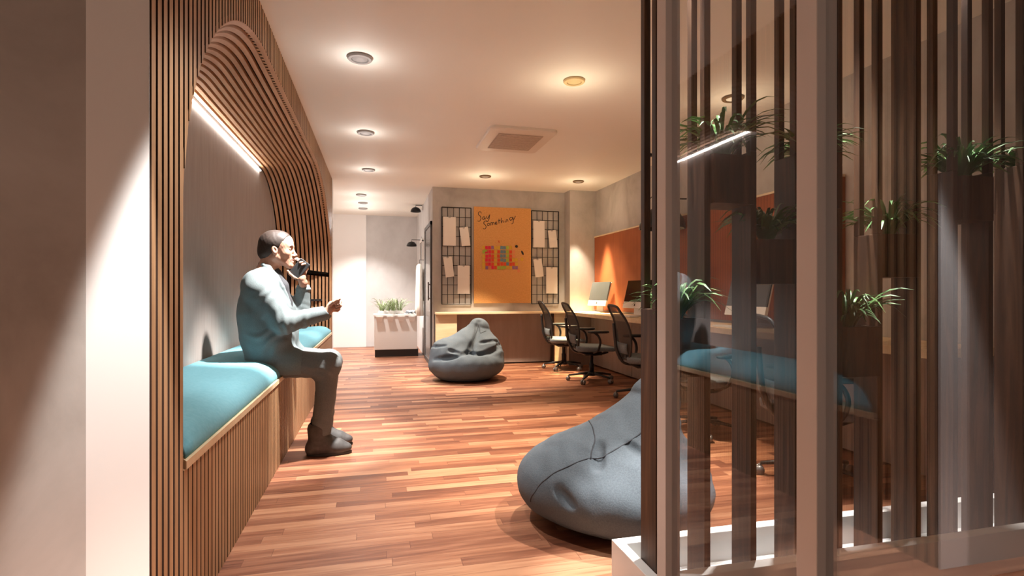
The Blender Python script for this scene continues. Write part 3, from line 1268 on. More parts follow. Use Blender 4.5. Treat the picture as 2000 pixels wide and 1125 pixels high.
def make_chair(label):
    t = thing('office_chair', label, 'chair', (0, 0, 0), 0, 'office chairs at the long desk')
    # seat
    b = NB()
    rings = []
    for (z, sc) in ((SZ - .045, .90), (SZ - .035, .98), (SZ - .008, 1.0), (SZ + .006, .97), (SZ + .012, .85)):
        rings.append([b.verts.new((.02 + x * sc, y * sc, z + (.012 * (x / .23) ** 2 if z > SZ - .01 else 0) * (-1 if x > 0 else 1))) for x, y in rrect(.235, .225, .09, 6)])
    m_ = len(rings[0])
    for i in range(len(rings) - 1):
        for k in range(m_):
            b.faces.new((rings[i][k], rings[i][(k + 1) % m_], rings[i + 1][(k + 1) % m_], rings[i + 1][k]))
    b.faces.new(rings[0][::-1]); b.faces.new(rings[-1])
    obj('seat', b, 'seat_grey', t, True)
    b = NB()
    for s_ in (-1, 1):
        tube(b, catmull([(-.22, s_ * .10, SZ + .03), (-.17, s_ * .12, SZ - .05), (0, s_ * .12, SZ - .085), (.16, s_ * .10, SZ - .06)], 5), .013)
    box(b, -.09, .10, -.07, .07, SZ - .10, SZ - .046)
    obj('seat_frame', b, 'black', t, True)
    # back frame outline
    out = []
    zs = [.40 + .47 * i / 14 for i in range(15)]
    for z in zs:
        out.append(back_pt(back_w(z), z))
    for k in range(1, 6):
        a = PI * k / 6
        out.append(back_pt(back_w(.87) * math.cos(a), .87 + .022 * math.sin(a)))
    for z in zs[::-1]:
        out.append(back_pt(-back_w(z), z))
    for k in range(1, 5):
        out.append(back_pt(-back_w(.40) + 2 * back_w(.40) * k / 5, .40 - .01 * math.sin(PI * k / 5)))
    out.append(out[0])
    b = NB(); tube(b, out, .0115, 8); obj('back_frame', b, 'black', t, True)
    b = NB()
    g = []
    for i in range(22):
        z = .40 + .485 * i / 21
        ww = back_w(min(z, .87)) * (1 if z <= .87 else .8)
        g.append([b.verts.new(back_pt(-ww + 2 * ww * k / 10, z)) for k in range(11)])
    for i in range(21):
        for k in range(10):
            b.faces.new((g[i][k], g[i][k + 1], g[i + 1][k + 1], g[i + 1][k]))
    obj('back_mesh', b, 'chair_mesh', t, True)
    b = NB()
    g = [[b.verts.new(back_pt(-.15 + .30 * k / 8, .44 + .10 * i / 4) + Vector((-.018 - .01 * math.sin(PI * i / 4), 0, 0))) for k in range(9)] for i in range(5)]
    for i in range(4):
        for k in range(8):
            b.faces.new((g[i][k], g[i][k + 1], g[i + 1][k + 1], g[i + 1][k]))
    lm = obj('lumbar_support', b, 'seat_grey', t, True)
    sd = lm.modifiers.new('s', 'SOLIDIFY'); sd.thickness = .012
    b = NB(); tube(b, catmull([(-.09, 0, SZ - .07), (-.20, 0, SZ - .05), (-.265, 0, .45), (-.285, 0, .56), (-.30, 0, .72)], 5), [.022] * 12 + [.016] * 9 if False else .016)
    obj('back_spine', b, 'black', t, True)
    for s_ in (-1, 1):
        b = NB(); tube(b, catmull([(-.02, s_ * .15, SZ - .06), (.0, s_ * .235, SZ - .03), (.02, s_ * .265, SZ + .06), (.0, s_ * .265, SZ + .13), (-.05, s_ * .26, SZ + .175)], 5), .014, flat=.8)
        ar = obj('armrest', b, 'black', t, True)
        b = NB()
        rg = []
        for (z, sc) in ((.165, .85), (.172, 1), (.186, 1), (.192, .85)):
            rg.append([b.verts.new((-.0 + x * sc, s_ * .262 + y * sc, SZ + z)) for x, y in rrect(.12, .034, .03, 5)])
        m_ = len(rg[0])
        for i in range(3):
            for k in range(m_):
                b.faces.new((rg[i][k], rg[i][(k + 1) % m_], rg[i + 1][(k + 1) % m_], rg[i + 1][k]))
        b.faces.new(rg[0][::-1]); b.faces.new(rg[-1])
        obj('arm_pad', b, 'black', ar, True)
    b = NB(); lathe(b, [(.028, .09), (.028, .20), (.020, .205), (.020, .31), (.035, .32)], n=20); obj('gas_column', b, 'black_metal', t, True)
    b = NB()
    lathe(b, [(.045, .065), (.045, .10), (.03, .112)], n=20)
    for k in range(5):
        a = 2 * PI * k / 5 + .3
        d = Vector((math.cos(a), math.sin(a), 0))
        tube(b, [d * .03 + Vector((0, 0, .09)), d * .14 + Vector((0, 0, .082)), d * .26 + Vector((0, 0, .062))], [.020, .016, .012], 8, flat=.8)
    obj('star_base', b, 'black', t, True)
    for k in range(5):
        a = 2 * PI * k / 5 + .3
        d = Vector((math.cos(a), math.sin(a), 0))
        s_ = Vector((-d.y, d.x, 0))
        b = NB()
        c = d * .265 + Vector((0, 0, .026))
        for q in (-1, 1):
            tube(b, [c + s_ * q * .006, c + s_ * q * .022], .025, 14)
        tube(b, [c, c + Vector((0, 0, .034))], .007)
        obj('caster', b, 'steel', t, True)
    return t


chairs = [(2.38, 6.72, -.10, 'mesh office chair farthest away, near the concrete pier'),
          (2.36, 5.72, -.10, 'black mesh office chair in the middle of the three left of the screen'),
          (2.46, 4.66, -.12, 'black mesh office chair partly hidden by the first screen board'),
          (2.27, 3.45, .25, 'office chair with grey seat seen between boards under the glass reflection'),
          (2.30, 2.45, -.2, 'office chair closest to the camera, behind the timber screen')]
c0 = make_chair(chairs[0][3])
for i, (x, y, a, lab) in enumerate(chairs):
    o = c0 if i == 0 else copy_tree(c0)
    o.location = (x, y, 0)
    o.rotation_euler = (0, 0, a)
    o['label'] = lab

# ------------------------------------------------------------------ pendant dome lamp by the desk
pc = P(1293, 447, 4.82)
t = thing('pendant_lamp', 'grey half-dome pendant lamp on a thin cord over the long desk', 'pendant lamp', (pc.x, pc.y, pc.z))
b = NB(); half_dome(b, (0, 0, 0), .225, n=36, zs=1.0); obj('lamp_shade', b, 'black', t, True)
b = NB(); cap_ = Vector((2.70, 5.02, CZ)) - pc; cap_.z = CZ - pc.z
tube(b, catmull([cap_ + Vector((0, 0, -.02)), cap_ + Vector((-.01, 0, -.3)), cap_ + Vector((-.06, -.04, -.5)), Vector((-.03, .1, .35)), Vector((-.02, 0, .30))], 6), .004, 6)
obj('cord', b, 'black', t)
b = NB(); lathe(b, [(.035, -.028), (.035, 0)], c=cap_, n=18); obj('ceiling_cap', b, 'black', t)
b = NB(); tube(b, [(XR - pc.x - .005, -.05, .30), (-.05, 0, .30), (-.05, 0, .20)], .007); obj('support_arm', b, 'black_metal', t)
for (dy) in ():
    pass

# ------------------------------------------------------------------ cork board, wire grids
YB = YF
bx0, bx1 = XY(925, YB), XY(1036, YB)
bz0, bz1 = P(980, 592, YB).z, P(980, 406, YB).z
t = thing('cork_board', 'large orange cork board with handwritten heading on the far wall', 'notice board', (bx0, YB, bz0))
b = NB(); box(b, 0, bx1 - bx0, -.03, -.001, 0, bz1 - bz0); bevel(obj('cork_panel', b, 'cork', t), .002)


def board(cx, cy):
    """photo crop coordinates -> point on the board plane, local to the board"""
    p_ = P(840 + cx * .2134, 380 + cy * .2134, YB - .03)
    return Vector((p_.x - bx0, -.0315, p_.z - bz0))


strokes = [
    [(470, 172), (462, 158), (446, 162), (442, 182), (460, 198), (466, 222), (452, 244), (434, 240)],
    [(503, 206), (488, 204), (480, 220), (490, 230), (503, 212), (506, 228)],
    [(516, 198), (519, 216), (531, 214), (544, 186)], [(546, 184), (540, 220), (528, 246), (514, 244)],
    [(526, 250), (516, 240), (496, 248), (492, 266), (508, 280), (512, 300), (498, 316), (484, 308)],
    [(536, 262), (524, 270), (528, 284), (542, 280), (544, 266), (536, 262)],
    [(556, 284), (556, 258), (568, 258), (570, 280), (572, 258), (584, 256), (586, 276)],
    [(596, 266), (610, 260), (606, 250), (596, 258), (600, 274), (616, 268)],
    [(630, 222), (630, 266)], [(618, 242), (644, 234)],
    [(652, 214), (652, 262), (658, 244), (668, 240), (672, 258)],
    [(684, 240), (686, 256)], [(684, 228), (685, 230)],
    [(698, 252), (698, 232), (708, 228), (714, 248)],
    [(752, 212), (738, 208), (728, 222), (736, 236), (750, 228), (754, 212)], [(756, 204), (762, 232), (758, 262), (744, 268)], [(762, 232), (774, 214), (780, 196)],
]
b = NB()
for s_ in strokes:
    pts = [board(*q) for q in s_]
    if len(pts) > 2:
        pts = catmull(pts, 4)
    tube(b, pts, .0045, 5)
for v in b.verts:
    v.co.y = max(min(v.co.y, -.0302), -.0335)
obj('lettering', b, 'ink', t)

# sticky notes (each its own thing)
def zc2(cx, cy):
    p_ = P(930 + cx * .07112, 460 + cy * .07112, YB - .03)
    return p_


note_col = {'yellow': (.62, .36, .03), 'pink': (.62, .008, .045), 'orange': (.60, .055, .01), 'blue': (.12, .20, .25), 'green': (.30, .38, .04), 'violet': (.26, .11, .22), 'peach': (.66, .22, .09)}
for k, c in note_col.items():
    M['note_' + k] = mat('note_' + k, c, 0.8)
_nm = {}
GX0, GDX = 205, 82
gy = [335, 450, 565, 675, 785, 880]
rows = ['yppvyybbgy.',
        'ypproobbgrp',
        'ypproobbgrp',
        'ypproobbgro',
        'yproroorrrr',
        'yovpggggyvv']
rows[0] = 'yPPvyybbgy..'
gridmap = ['yPPvyybbgy..', 'gPPRoRbbgRp.', 'yPPRoRbbgRp.', 'yPPRoRbbgRoy', 'yRPRoRRRbRRy', 'yvpPRgggoyvv']
cmap = {'y': 'yellow', 'P': 'pink', 'v': 'violet', 'b': 'blue', 'g': 'green', 'R': 'orange', 'o': 'yellow', 'p': 'peach'}
nw = .036


ROWN = ['top', 'second', 'third', 'fourth', 'fifth', 'bottom']
COLN = ['first', 'second', 'third', 'fourth', 'fifth', 'sixth', 'seventh', 'eighth', 'ninth', 'tenth', 'eleventh', 'twelfth']
CNAME = {'peach': 'pale orange', 'orange': 'red-orange'}


def note(px_, key, where):
    me = _nm.get(key)
    if me is None:
        b = NB()
        g0 = [[b.verts.new((-nw / 2 + nw * i / 3, -.0015 - .0022 * (1 - j / 3) ** 2, -nw * .62 + nw * 1.24 * j / 3)) for j in range(4)] for i in range(4)]
        for i in range(3):
            for j in range(3):
                b.faces.new((g0[i][j], g0[i + 1][j], g0[i + 1][j + 1], g0[i][j + 1]))
        o = obj('sticky_note', b, 'note_' + key)
        sd = o.modifiers.new('s', 'SOLIDIFY'); sd.thickness = .0008; sd.offset = 1
        _nm[key] = o
    else:
        o = me.copy(); COL.objects.link(o)
    o.location = (px_.x, YB - .031, px_.z)
    o.rotation_euler = (0, random.uniform(-.1, .1), 0)
    tag(o, '%s sticky note on the cork board, %s' % (CNAME.get(key, key), where), 'sticky note', '%s sticky notes on the cork board' % key)


for j, rw in enumerate(gridmap):
    for i, ch in enumerate(rw):
        if ch == '.':
            continue
        note(zc2(GX0 + i * GDX + random.uniform(-5, 5), gy[j] + random.uniform(-6, 6)), cmap[ch], '%s row, %s column from the left' % (ROWN[j], COLN[i]))
note(zc2(262, 400), 'green', 'raised at the upper left of the cluster'); note(zc2(1255, 650), 'yellow', 'alone at the far right of the cluster'); note(zc2(1165, 970), 'peach', 'hanging below the bottom row')
for (cx, cy, lab) in ((1107, 300, 'round black badge pinned above the sticky notes on the cork board'),):
    p_ = zc2(cx, cy)
    b = NB(); lathe(b, [(.020, 0), (.020, .005), (.016, .008)], n=20)
    o = obj('round_badge', b, 'ink'); o.location = (p_.x, YB - .031, p_.z); o.rotation_euler = (PI / 2, 0, 0)
    tag(o, lab, 'badge')
p_ = zc2(1270, 475)
b = NB(); bmesh.ops.create_uvsphere(b, u_segments=12, v_segments=8, radius=1, matrix=Matrix.Rotation(.45, 4, 'Y').inverted() @ Matrix.Diagonal((.014, .0035, .034, 1)))
o = obj('oval_badge', b, 'ink', smooth=True); o.location = (p_.x, YB - .0345, p_.z)
tag(o, 'tilted black oval tag pinned at the right of the sticky notes', 'badge')
p_ = zc2(622, 165)
b = NB(); tube(b, [(0, 0, .016), (0, 0, -.012)], [.003, .008], 8); tube(b, [(0, 0, -.012), (.008, 0, -.014)], .004, 6)
o = obj('push_pin', b, 'note_orange'); o.location = (p_.x, YB - .039, p_.z)
tag(o, 'tiny red push pin above the sticky notes on the cork board', 'push pin')


def wire_grid(px0, px1, pyt, pyb, label, papers, nm):
    x0, x1 = XY(px0, YB - .02), XY(px1, YB - .02)
    z1, z0 = P((px0 + px1) / 2, pyt, YB - .02).z, P((px0 + px1) / 2, pyb, YB - .02).z
    t = thing('wire_grid_panel', label, 'wire grid', (x0, YB - .02, z0), 0, 'wire grid panels')
    W_, H_ = x1 - x0, z1 - z0
    b = NB()
    for i in (0, 5):
        tube(b, [(W_ * i / 5, 0, 0), (W_ * i / 5, 0, H_)], .007, 6)
    for j in (0, 10):
        tube(b, [(0, 0, H_ * j / 10), (W_, 0, H_ * j / 10)], .007, 6)
    obj('frame', b, 'black_metal', t)
    b = NB()
    for i in range(1, 5):
        tube(b, [(W_ * i / 5, 0, 0), (W_ * i / 5, 0, H_)], .0042, 6)
    for j in range(1, 10):
        tube(b, [(0, -.006, H_ * j / 10), (W_, -.006, H_ * j / 10)], .0042, 6)
    obj('wires', b, 'black_metal', t)
    b = NB()
    for (x, z) in ((0, .05), (W_, .05), (0, H_ - .05), (W_, H_ - .05)):
        tube(b, [(x, 0, z), (x, .019, z)], .006, 6)
    obj('standoff', b, 'black_metal', t)
    for (ca, cb, cc_, cd, rot, lab) in papers:
        # ca..cd are crop coordinates of the sheet's box
        pa = P(840 + (ca + cc_) / 2 * .2134, 380 + (cb + cd) / 2 * .2134, YB - .035)
        wd = abs(XY(840 + cc_ * .2134, YB - .035) - XY(840 + ca * .2134, YB - .035))
        hd = abs(P(980, 380 + cd * .2134, YB).z - P(980, 380 + cb * .2134, YB).z)
        tt = thing('paper_sheet', lab, 'paper', (pa.x, YB - .035, pa.z), 0, 'papers on the wire grids')
        tt.rotation_euler = (0, rot, 0)
        b = NB()
        g0 = [[b.verts.new((-wd / 2 + wd * i / 6, -.004 * math.sin(PI * j / 6) * (1 + .3 * i / 6), -hd / 2 + hd * j / 6)) for j in range(7)] for i in range(7)]
        for i in range(6):
            for j in range(6):
                b.faces.new((g0[i][j], g0[i + 1][j], g0[i + 1][j + 1], g0[i][j + 1]))
        s_ = obj('sheet', b, 'paper', tt); sd = s_.modifiers.new('s', 'SOLIDIFY'); sd.thickness = .0012
        b = NB(); tube(b, [(-.008, -.006, hd / 2 + .02), (-.008, -.006, hd / 2 - .015), (.008, -.006, hd / 2 - .015), (.008, -.006, hd / 2 + .02)], .003, 6)
        obj('clip', b, 'steel', tt)
    return t


wire_grid(863, 920, 405.5, 594, 'black wire grid panel with four papers left of the cork board', [
    (120, 208, 236, 465, 0.0, 'large plain sheet at upper left of the left wire grid'),
    (279, 300, 358, 468, -.13, 'small tilted sheet at upper right of the left wire grid'),
    (132, 572, 210, 752, -.13, 'small tilted sheet at lower left of the left wire grid'),
    (252, 652, 362, 905, 0.0, 'large plain sheet at lower right of the left wire grid')], 0)
wire_grid(1038, 1091, 412.5, 593, 'black wire grid panel with four papers right of the cork board', [
    (945, 238, 1048, 485, 0.0, 'large plain sheet at upper left of the right wire grid'),
    (1086, 325, 1158, 486, -.11, 'small tilted sheet at upper right of the right wire grid'),
    (954, 588, 1030, 755, -.13, 'small tilted sheet at lower left of the right wire grid'),
    (1062, 663, 1165, 908, 0.0, 'large plain sheet at lower right of the right wire grid')], 1)


# ------------------------------------------------------------------ bean bags
def wob(p_, f, s0=0.0):
    return (np.sin(p_[:, 0] * f + 1.3 * np.sin(p_[:, 1] * f * .7 + s0)) * np.sin(p_[:, 2] * f * .9 + s0 + 1.1 * np.sin(p_[:, 0] * f * .6)))


def bean_bag(label, loc, rz, seam_pts, creases, build, seed):
    t = thing('bean_bag', label, 'bean bag', loc, rz, 'grey bean bags')
    f = Field((-.62, -.62, -.04), (.62, .62, .82), .009)
    build(f)
    core = (0.03, 0.0, .20)
    seam_pts = [[tuple(f.snap(q, core)) for q in catmull(sp_, 8)] for sp_ in seam_pts]
    for (pts, r, k) in creases:
        pts = [f.snap(q, core) for q in catmull(pts, 4)]
        for i in range(len(pts) - 1):
            f.cap(pts[i], pts[i + 1], r, r, k, 'sub')
    f.cut((0, 0, -1), 0.0, .03)

    def disp(p_, g):
        d = .0035 * wob(p_, 17, seed) + .002 * wob(p_, 41, seed + 2)
        return d * np.clip(p_[:, 2] / .05, 0, 1)
    V, Q = f.mesh(disp)
    V[:, 2] = np.maximum(V[:, 2], .0005)
    np_obj('bag_body', V, Q, 'bag', t)
    tree_me = V
    for sp_ in seam_pts:
        pts = [Vector(q) for q in sp_]
        b = NB()
        out = []
        for q in pts:
            dd = ((tree_me - np.array(q)) ** 2).sum(1)
            out.append(Vector(tree_me[dd.argmin()]))
        sm_ = [out[0]] + [(out[i - 1] + out[i] * 2 + out[i + 1]) / 4 for i in range(1, len(out) - 1)] + [out[-1]]
        tube(b, sm_, .0032, 6)
        obj('seam', b, 'seam', t, True)
    return t


def bag1(f):
    # local: camera side is -y
    f.ell((0, 0, .17), (.43, .41, .20), .05)
    f.ell((0, -.10, .19), (.42, .31, .17), .06)
    f.cap((-.02, .06, .25), (.14, .13, .595), .36, .09, .08)
    f.cap((.16, .08, .30), (.17, .13, .57), .29, .115, .08)
    f.ell((-.22, .0, .31), (.19, .24, .16), .07)
    f.ell((.25, .02, .33), (.16, .22, .17), .07)
    f.ell((.03, -.33, .44), (.20, .15, .10), .08, op='sub')


b1c = (1.0, 6.22, 0)
bean_bag('grey bean bag with creased seat on the floor before the far counter', b1c, math.radians(-6),
         [[(.15, .04, .66), (.12, -.10, .54), (.06, -.2, .42), (.02, -.25, .33)],
          [(.15, .02, .62), (.19, -.05, .60), (.23, 0, .56)]],
         [([(.14, .04, .62), (.12, -.10, .52), (.05, -.20, .40), (.02, -.25, .34)], .012, .05), ([(.02, -.25, .34), (-.12, -.30, .30), (-.25, -.28, .28)], .011, .05), ([(.02, -.25, .34), (.15, -.30, .33), (.30, -.20, .35), (.38, -.05, .37)], .011, .05),
          ([(-.33, -.20, .26), (-.22, -.27, .28), (-.12, -.30, .29)], .012, .03),
          ([(-.15, -.20, .33), (-.08, -.23, .32)], .012, .03),
          ([(.15, -.14, .42), (.25, -.12, .43), (.36, -.02, .42)], .012, .03),
          ([(.33, -.1, .39), (.41, 0, .40)], .010, .03),
          ([(-.36, .0, .37), (-.28, -.12, .37), (-.2, -.17, .38)], .009, .025),
          ([(.14, -.26, .32), (.2, -.25, .33)], .010, .025)],
         bag1, 1.0)


def bag2(f):
    # local = world axes: apex towards +x, toe towards -x
    f.ell((.03, 0, .17), (.40, .40, .20), .05)
    f.ell((-.17, .03, .165), (.245, .29, .165), .05)
    f.ell((.05, -.10, .17), (.37, .33, .185), .05)
    f.cap((.10, -.01, .22), (.24, .02, .50), .30, .115, .12)
    f.ell((-.08, -.02, .26), (.22, .25, .095), .06)
    f.cap((.245, .02, .55), (.25, .03, .59), .07, .045, .05)


b2c = (1.02, 2.27, 0)
bean_bag('large grey bean bag in the foreground beside the white trough', b2c, 0,
         [[(.26, -.10, .56), (.08, -.22, .47), (-.10, -.24, .37), (-.20, -.20, .33), (-.34, -.14, .24), (-.42, -.08, .12)],
          [(-.18, -.22, .34), (-.12, -.1, .42), (-.06, .1, .42)]],
         [([(-.13, -.18, .40), (-.17, -.27, .32)], .011, .03),
          ([(-.01, -.26, .42), (.03, -.3, .37)], .008, .03),
          ([(-.33, -.22, .22), (-.28, -.27, .18)], .008, .03),
          ([(.42, -.18, .46), (.48, -.1, .46)], .012, .03), ([(.40, -.28, .30), (.5, -.1, .31)], .012, .03), ([(.40, -.3, .2), (.5, -.15, .2)], .012, .03)],
         bag2, 4.0)

# ------------------------------------------------------------------ glazed partition (posts and panes), plane parallel to the corridor
t = thing('glazed_partition', 'glass partition with pale square posts in the right foreground', 'glass partition', (.72, 1.23, 0))
go = Vector((.72, 1.23, 0))
posts = [(1.215, 1.258), (.736, .781), (.256, .300)]
for (ya, yb) in posts:
    b = NB(); box(b, .700, .741, ya, yb, 0, CZ - .001); bevel(obj('post', shift(b, go), 'post', t), .0015)
for (ya, yb) in ((.782, 1.214), (.301, .735), (-.2, .255)):
    b = NB(); box(b, .717, .723, ya, yb, 0.002, CZ - .002); obj('glass_pane', shift(b, go), 'glass', t)

# ------------------------------------------------------------------ white trough
TX0, TX1, TY0, TY1, TZ = .795, XR - .004, 1.455, 1.745, .152
t = thing('planter_trough', 'long white trough on the floor holding the timber screen', 'trough', (TX0, TY0, 0))
to = Vector((TX0, TY0, 0))
b = NB()
box(b, TX0, TX0 + .036, TY0, TY1, 0, TZ)
box(b, TX0 + .036, TX1, TY0, TY0 + .042, 0, TZ)
box(b, TX0 + .036, TX1, TY1 - .042, TY1, 0, TZ)
bevel(obj('trough_rim', shift(b, to), 'plaster_white', t), .002)
b = NB(); box(b, TX0 + .036, TX1, TY0 + .042, TY1 - .042, 0, .045); obj('trough_bed', shift(b, to), 'plaster_white', t)

# ------------------------------------------------------------------ timber screen
t = thing('timber_screen', 'dark walnut vertical board screen standing in the white trough', 'screen', (.83, 1.5, .045))
so = Vector((.83, 1.5, .045))
solid = {0: .965, 1: 1.475, 2: 1.475, 3: 1.475, 4: 1.45, 5: 1.22, 6: 99, 7: 1.46, 8: 1.46, 9: 1.50, 10: 1.50, 11: 1.1, 12: 1.3}
FX = [.832 + .170 * i for i in range(13)]
TB = .022
for i, x in enumerate(FX):
    if x + TB > XR - .02:
        continue
    zt = min(solid[i], CZ - .002)
    b = NB()
    box(b, x, x + TB, 1.502, 1.60, .046, zt)
    bevel(obj('board', shift(b, so), 'walnut', t), .0015)
    if solid[i] < 5:
        for (ya, yb) in ((1.502, 1.527), (1.575, 1.60)):
            b = NB(); box(b, x, x + TB, ya, yb, zt + .0005, CZ - .002); bevel(obj('batten', shift(b, so), 'walnut', t), .0015)
# planter boxes between boards
boxes = [(0, 1, .755, .935, 'A'), (1, 2, 1.30, 1.455, 'B'), (2, 3, 1.045, 1.19, 'C'), (3, 4, 1.30, 1.455, 'D'), (4, 5, .73, .90, 'E'), (5, 6, 1.07, 1.22, 'F'),
         (7, 8, 1.28, 1.44, 'G'), (9, 10, 1.33, 1.48, 'H')]
for (i, j, za, zb, _) in boxes:
    xa, xb = FX[i] + TB + .001, FX[j] - .001
    b = NB()
    box(b, xa, xb, 1.485, 1.50, za, zb); box(b, xa, xb, 1.602, 1.617, za, zb); box(b, xa, xb, 1.50, 1.602, za, za + .015)
    box(b, xa, xa + .012, 1.50, 1.602, za + .015, zb); box(b, xb - .012, xb, 1.50, 1.602, za + .015, zb)
    pb_ = obj('planter_box', shift(b, so), 'walnut', t)
    b = NB(); box(b, xa + .012, xb - .012, 1.50, 1.602, za + .015, zb - .012); obj('soil', shift(b, so), 'soil', pb_)
plab = ['spiky green plant low in the screen, partly behind the first pale post', 'large spiky green plant high in the screen near the ceiling downlight',
        'bright green spiky plant at mid height just left of the thick post', 'spiky green plant high in the screen hidden behind the thick post',
        'bright light-green spiky plant low in the screen right of the thick post', 'spiky green plant at mid height right of the thick post',
        'dark spiky plant high in the screen above the white reflection', 'spiky plant high in the screen at the right edge of view']
for q, (i, j, za, zb, _) in enumerate(boxes):
    xm = (FX[i] + TB + FX[j]) / 2
    big = q in (1, 6)
    grass_plant('spider_plant', plab[q], xm, 1.55, zb - .012, 120 if big else 105, .24 if big else .21, .13 if big else .11, 'leaf', 20 + q, .008, group='plants in the timber screen', droop=.95)

# ================================================================== THE MAN
YN, YM, YO = 3.50, 3.62, 3.76       # near, middle, far planes
man = thing('person', 'seated man in grey-blue blazer and grey trousers, phone raised in his left hand', 'person', (-.55, YM, 0))
mo = np.array([-.55, YM, 0.0])
HC = P(541, 487, YM)
hx, hy, hz = HC
HS = 1.0


def hd(x, y, z):
    # head frame: slight downward pitch
    a = math.radians(4)
    return (hx + (x * math.cos(a) + z * math.sin(a)) * HS, hy + y * HS, hz + (-x * math.sin(a) + z * math.cos(a)) * HS)


def jt(px, py, Y):
    return tuple(P(px, py, Y))


sh_n, el_n, wr_n = jt(508, 568, 3.45), jt(556, 630, 3.40), jt(636, 612, 3.47)
sh_f, el_f, wr_f = jt(527, 568, 3.80), jt(589, 622, 3.84), jt(592, 562, 3.80)
hip_n, kn_n, an_n = jt(527, 708, 3.52), jt(641, 713, 3.52), jt(627, 838, 3.55)
hip_f, kn_f, an_f = jt(530, 700, 3.72), jt(644, 705, 3.72), jt(632, 820, 3.74)
neck0, neck1 = hd(-.030, 0, -.06), tuple(P(517, 545, YM))
tor = [tuple(P(511, 562, YM)), tuple(P(515, 610, YM)), tuple(P(521, 660, YM)), tuple(P(527, 700, YM))]

f = Field((-.98, 3.26, .0), (-.08, 4.00, 1.46), .0032)
# --- head
f.ell(hd(-.012, 0, .030), (.092, .075, .083), .02)
f.ell(hd(.036, 0, -.012), (.056, .059, .080), .03)
f.ell(hd(.028, 0, .045), (.060, .062, .058), .03)
for s_ in (-1, 1):
    f.cap(hd(.002, s_ * .048, -.048), hd(.074, s_ * .014, -.094), .020, .016, .025)
    f.ell(hd(.056, s_ * .034, -.022), (.026, .024, .026), .02)
f.ell(hd(.085, 0, -.096), (.017, .021, .016), .02)
f.ell(hd(.066, 0, -.062), (.032, .032, .034), .02)
f.cap(hd(.070, -.036, .022), hd(.083, -.012, .022), .010, .010, .015)
f.cap(hd(.070, .036, .022), hd(.083, .012, .022), .010, .010, .015)
for s_ in (-1, 1):
    f.ell(hd(.094, s_ * .030, .006), (.016, .017, .011), .012, op='sub')
    f.ell(hd(.070, s_ * .030, .006), (.0165, .018, .0135), .004)
    f.cap(hd(.081, s_ * .044, .0095), hd(.087, s_ * .020, .0105), .0028, .0028, .003)
f.cap(hd(.086, 0, .016), hd(.108, 0, -.024), .0075, .0085, .010)
f.ell(hd(.110, 0, -.028), (.0115, .0105, .0095), .008)
for s_ in (-1, 1):
    f.ell(hd(.099, s_ * .012, -.033), (.011, .0065, .0075), .006)
    f.ell(hd(.105, s_ * .006, -.040), (.005, .003, .004), .002, op='sub')
f.chain([hd(.084, -.023, -.061), hd(.100, -.006, -.054), hd(.100, .006, -.054), hd(.084, .023, -.061)], [.003, .0052, .0052, .003], .006)
f.chain([hd(.084, -.021, -.064), hd(.097, -.007, -.0715), hd(.097, .007, -.0715), hd(.084, .021, -.064)], [.003, .0058, .0058, .003], .006)
f.chain([hd(.087, -.022, -.0625), hd(.106, 0, -.0625), hd(.087, .022, -.0625)], [.0015, .0018, .0015], .002, op='sub')
for s_ in (-1, 1):
    a = math.radians(12)
    R_e = np.array([[math.cos(a), 0, -math.sin(a)], [0, 1, 0], [math.sin(a), 0, math.cos(a)]])
    f.ell(hd(-.002, s_ * .074, -.012), (.017, .009, .027), .008, rot=R_e)
    f.ell(hd(.003, s_ * .083, -.008), (.009, .007, .016), .004, rot=R_e, op='sub')
# --- neck, torso (under the clothes)
f.cap(neck0, neck1, .055, .062, .03)
for s_ in (-1, 1):
    o_ = np.array([0, s_ * .085, 0])
    f.chain([tuple(np.array(q) + o_) for q in tor], [.085, .088, .088, .085], .08)
f.cap(neck1, tor[0], .06, .085, .05)


def limb(fl, pts, rs, k=.03):
    fl.chain(pts, rs, k)


limb(f, [sh_n, el_n], [.052, .040]); limb(f, [el_n, wr_n], [.040, .025])
limb(f, [sh_f, el_f], [.052, .040]); limb(f, [el_f, wr_f], [.040, .025])
f.cap(tuple(np.array(tor[0]) + np.array([0, -.1, .02])), sh_n, .06, .055, .05)
f.cap(tuple(np.array(tor[0]) + np.array([0, .1, .02])), sh_f, .06, .055, .05)
for (h_, k_, a_) in ((hip_n, kn_n, an_n), (hip_f, kn_f, an_f)):
    limb(f, [h_, k_], [.078, .052], .05); limb(f, [k_, a_], [.050, .036], .03)
    f.cap(a_, (a_[0] + .02, a_[1], .07), .036, .030, .02)
    f.cap((a_[0] + .0, a_[1], .06), (a_[0] + .10, a_[1], .040), .028, .020, .02)


# --- hands
def finger(fl, pts, r0, r1):
    n_ = len(pts)
    fl.chain(pts, [r0 + (r1 - r0) * i / (n_ - 1) for i in range(n_)], .004)


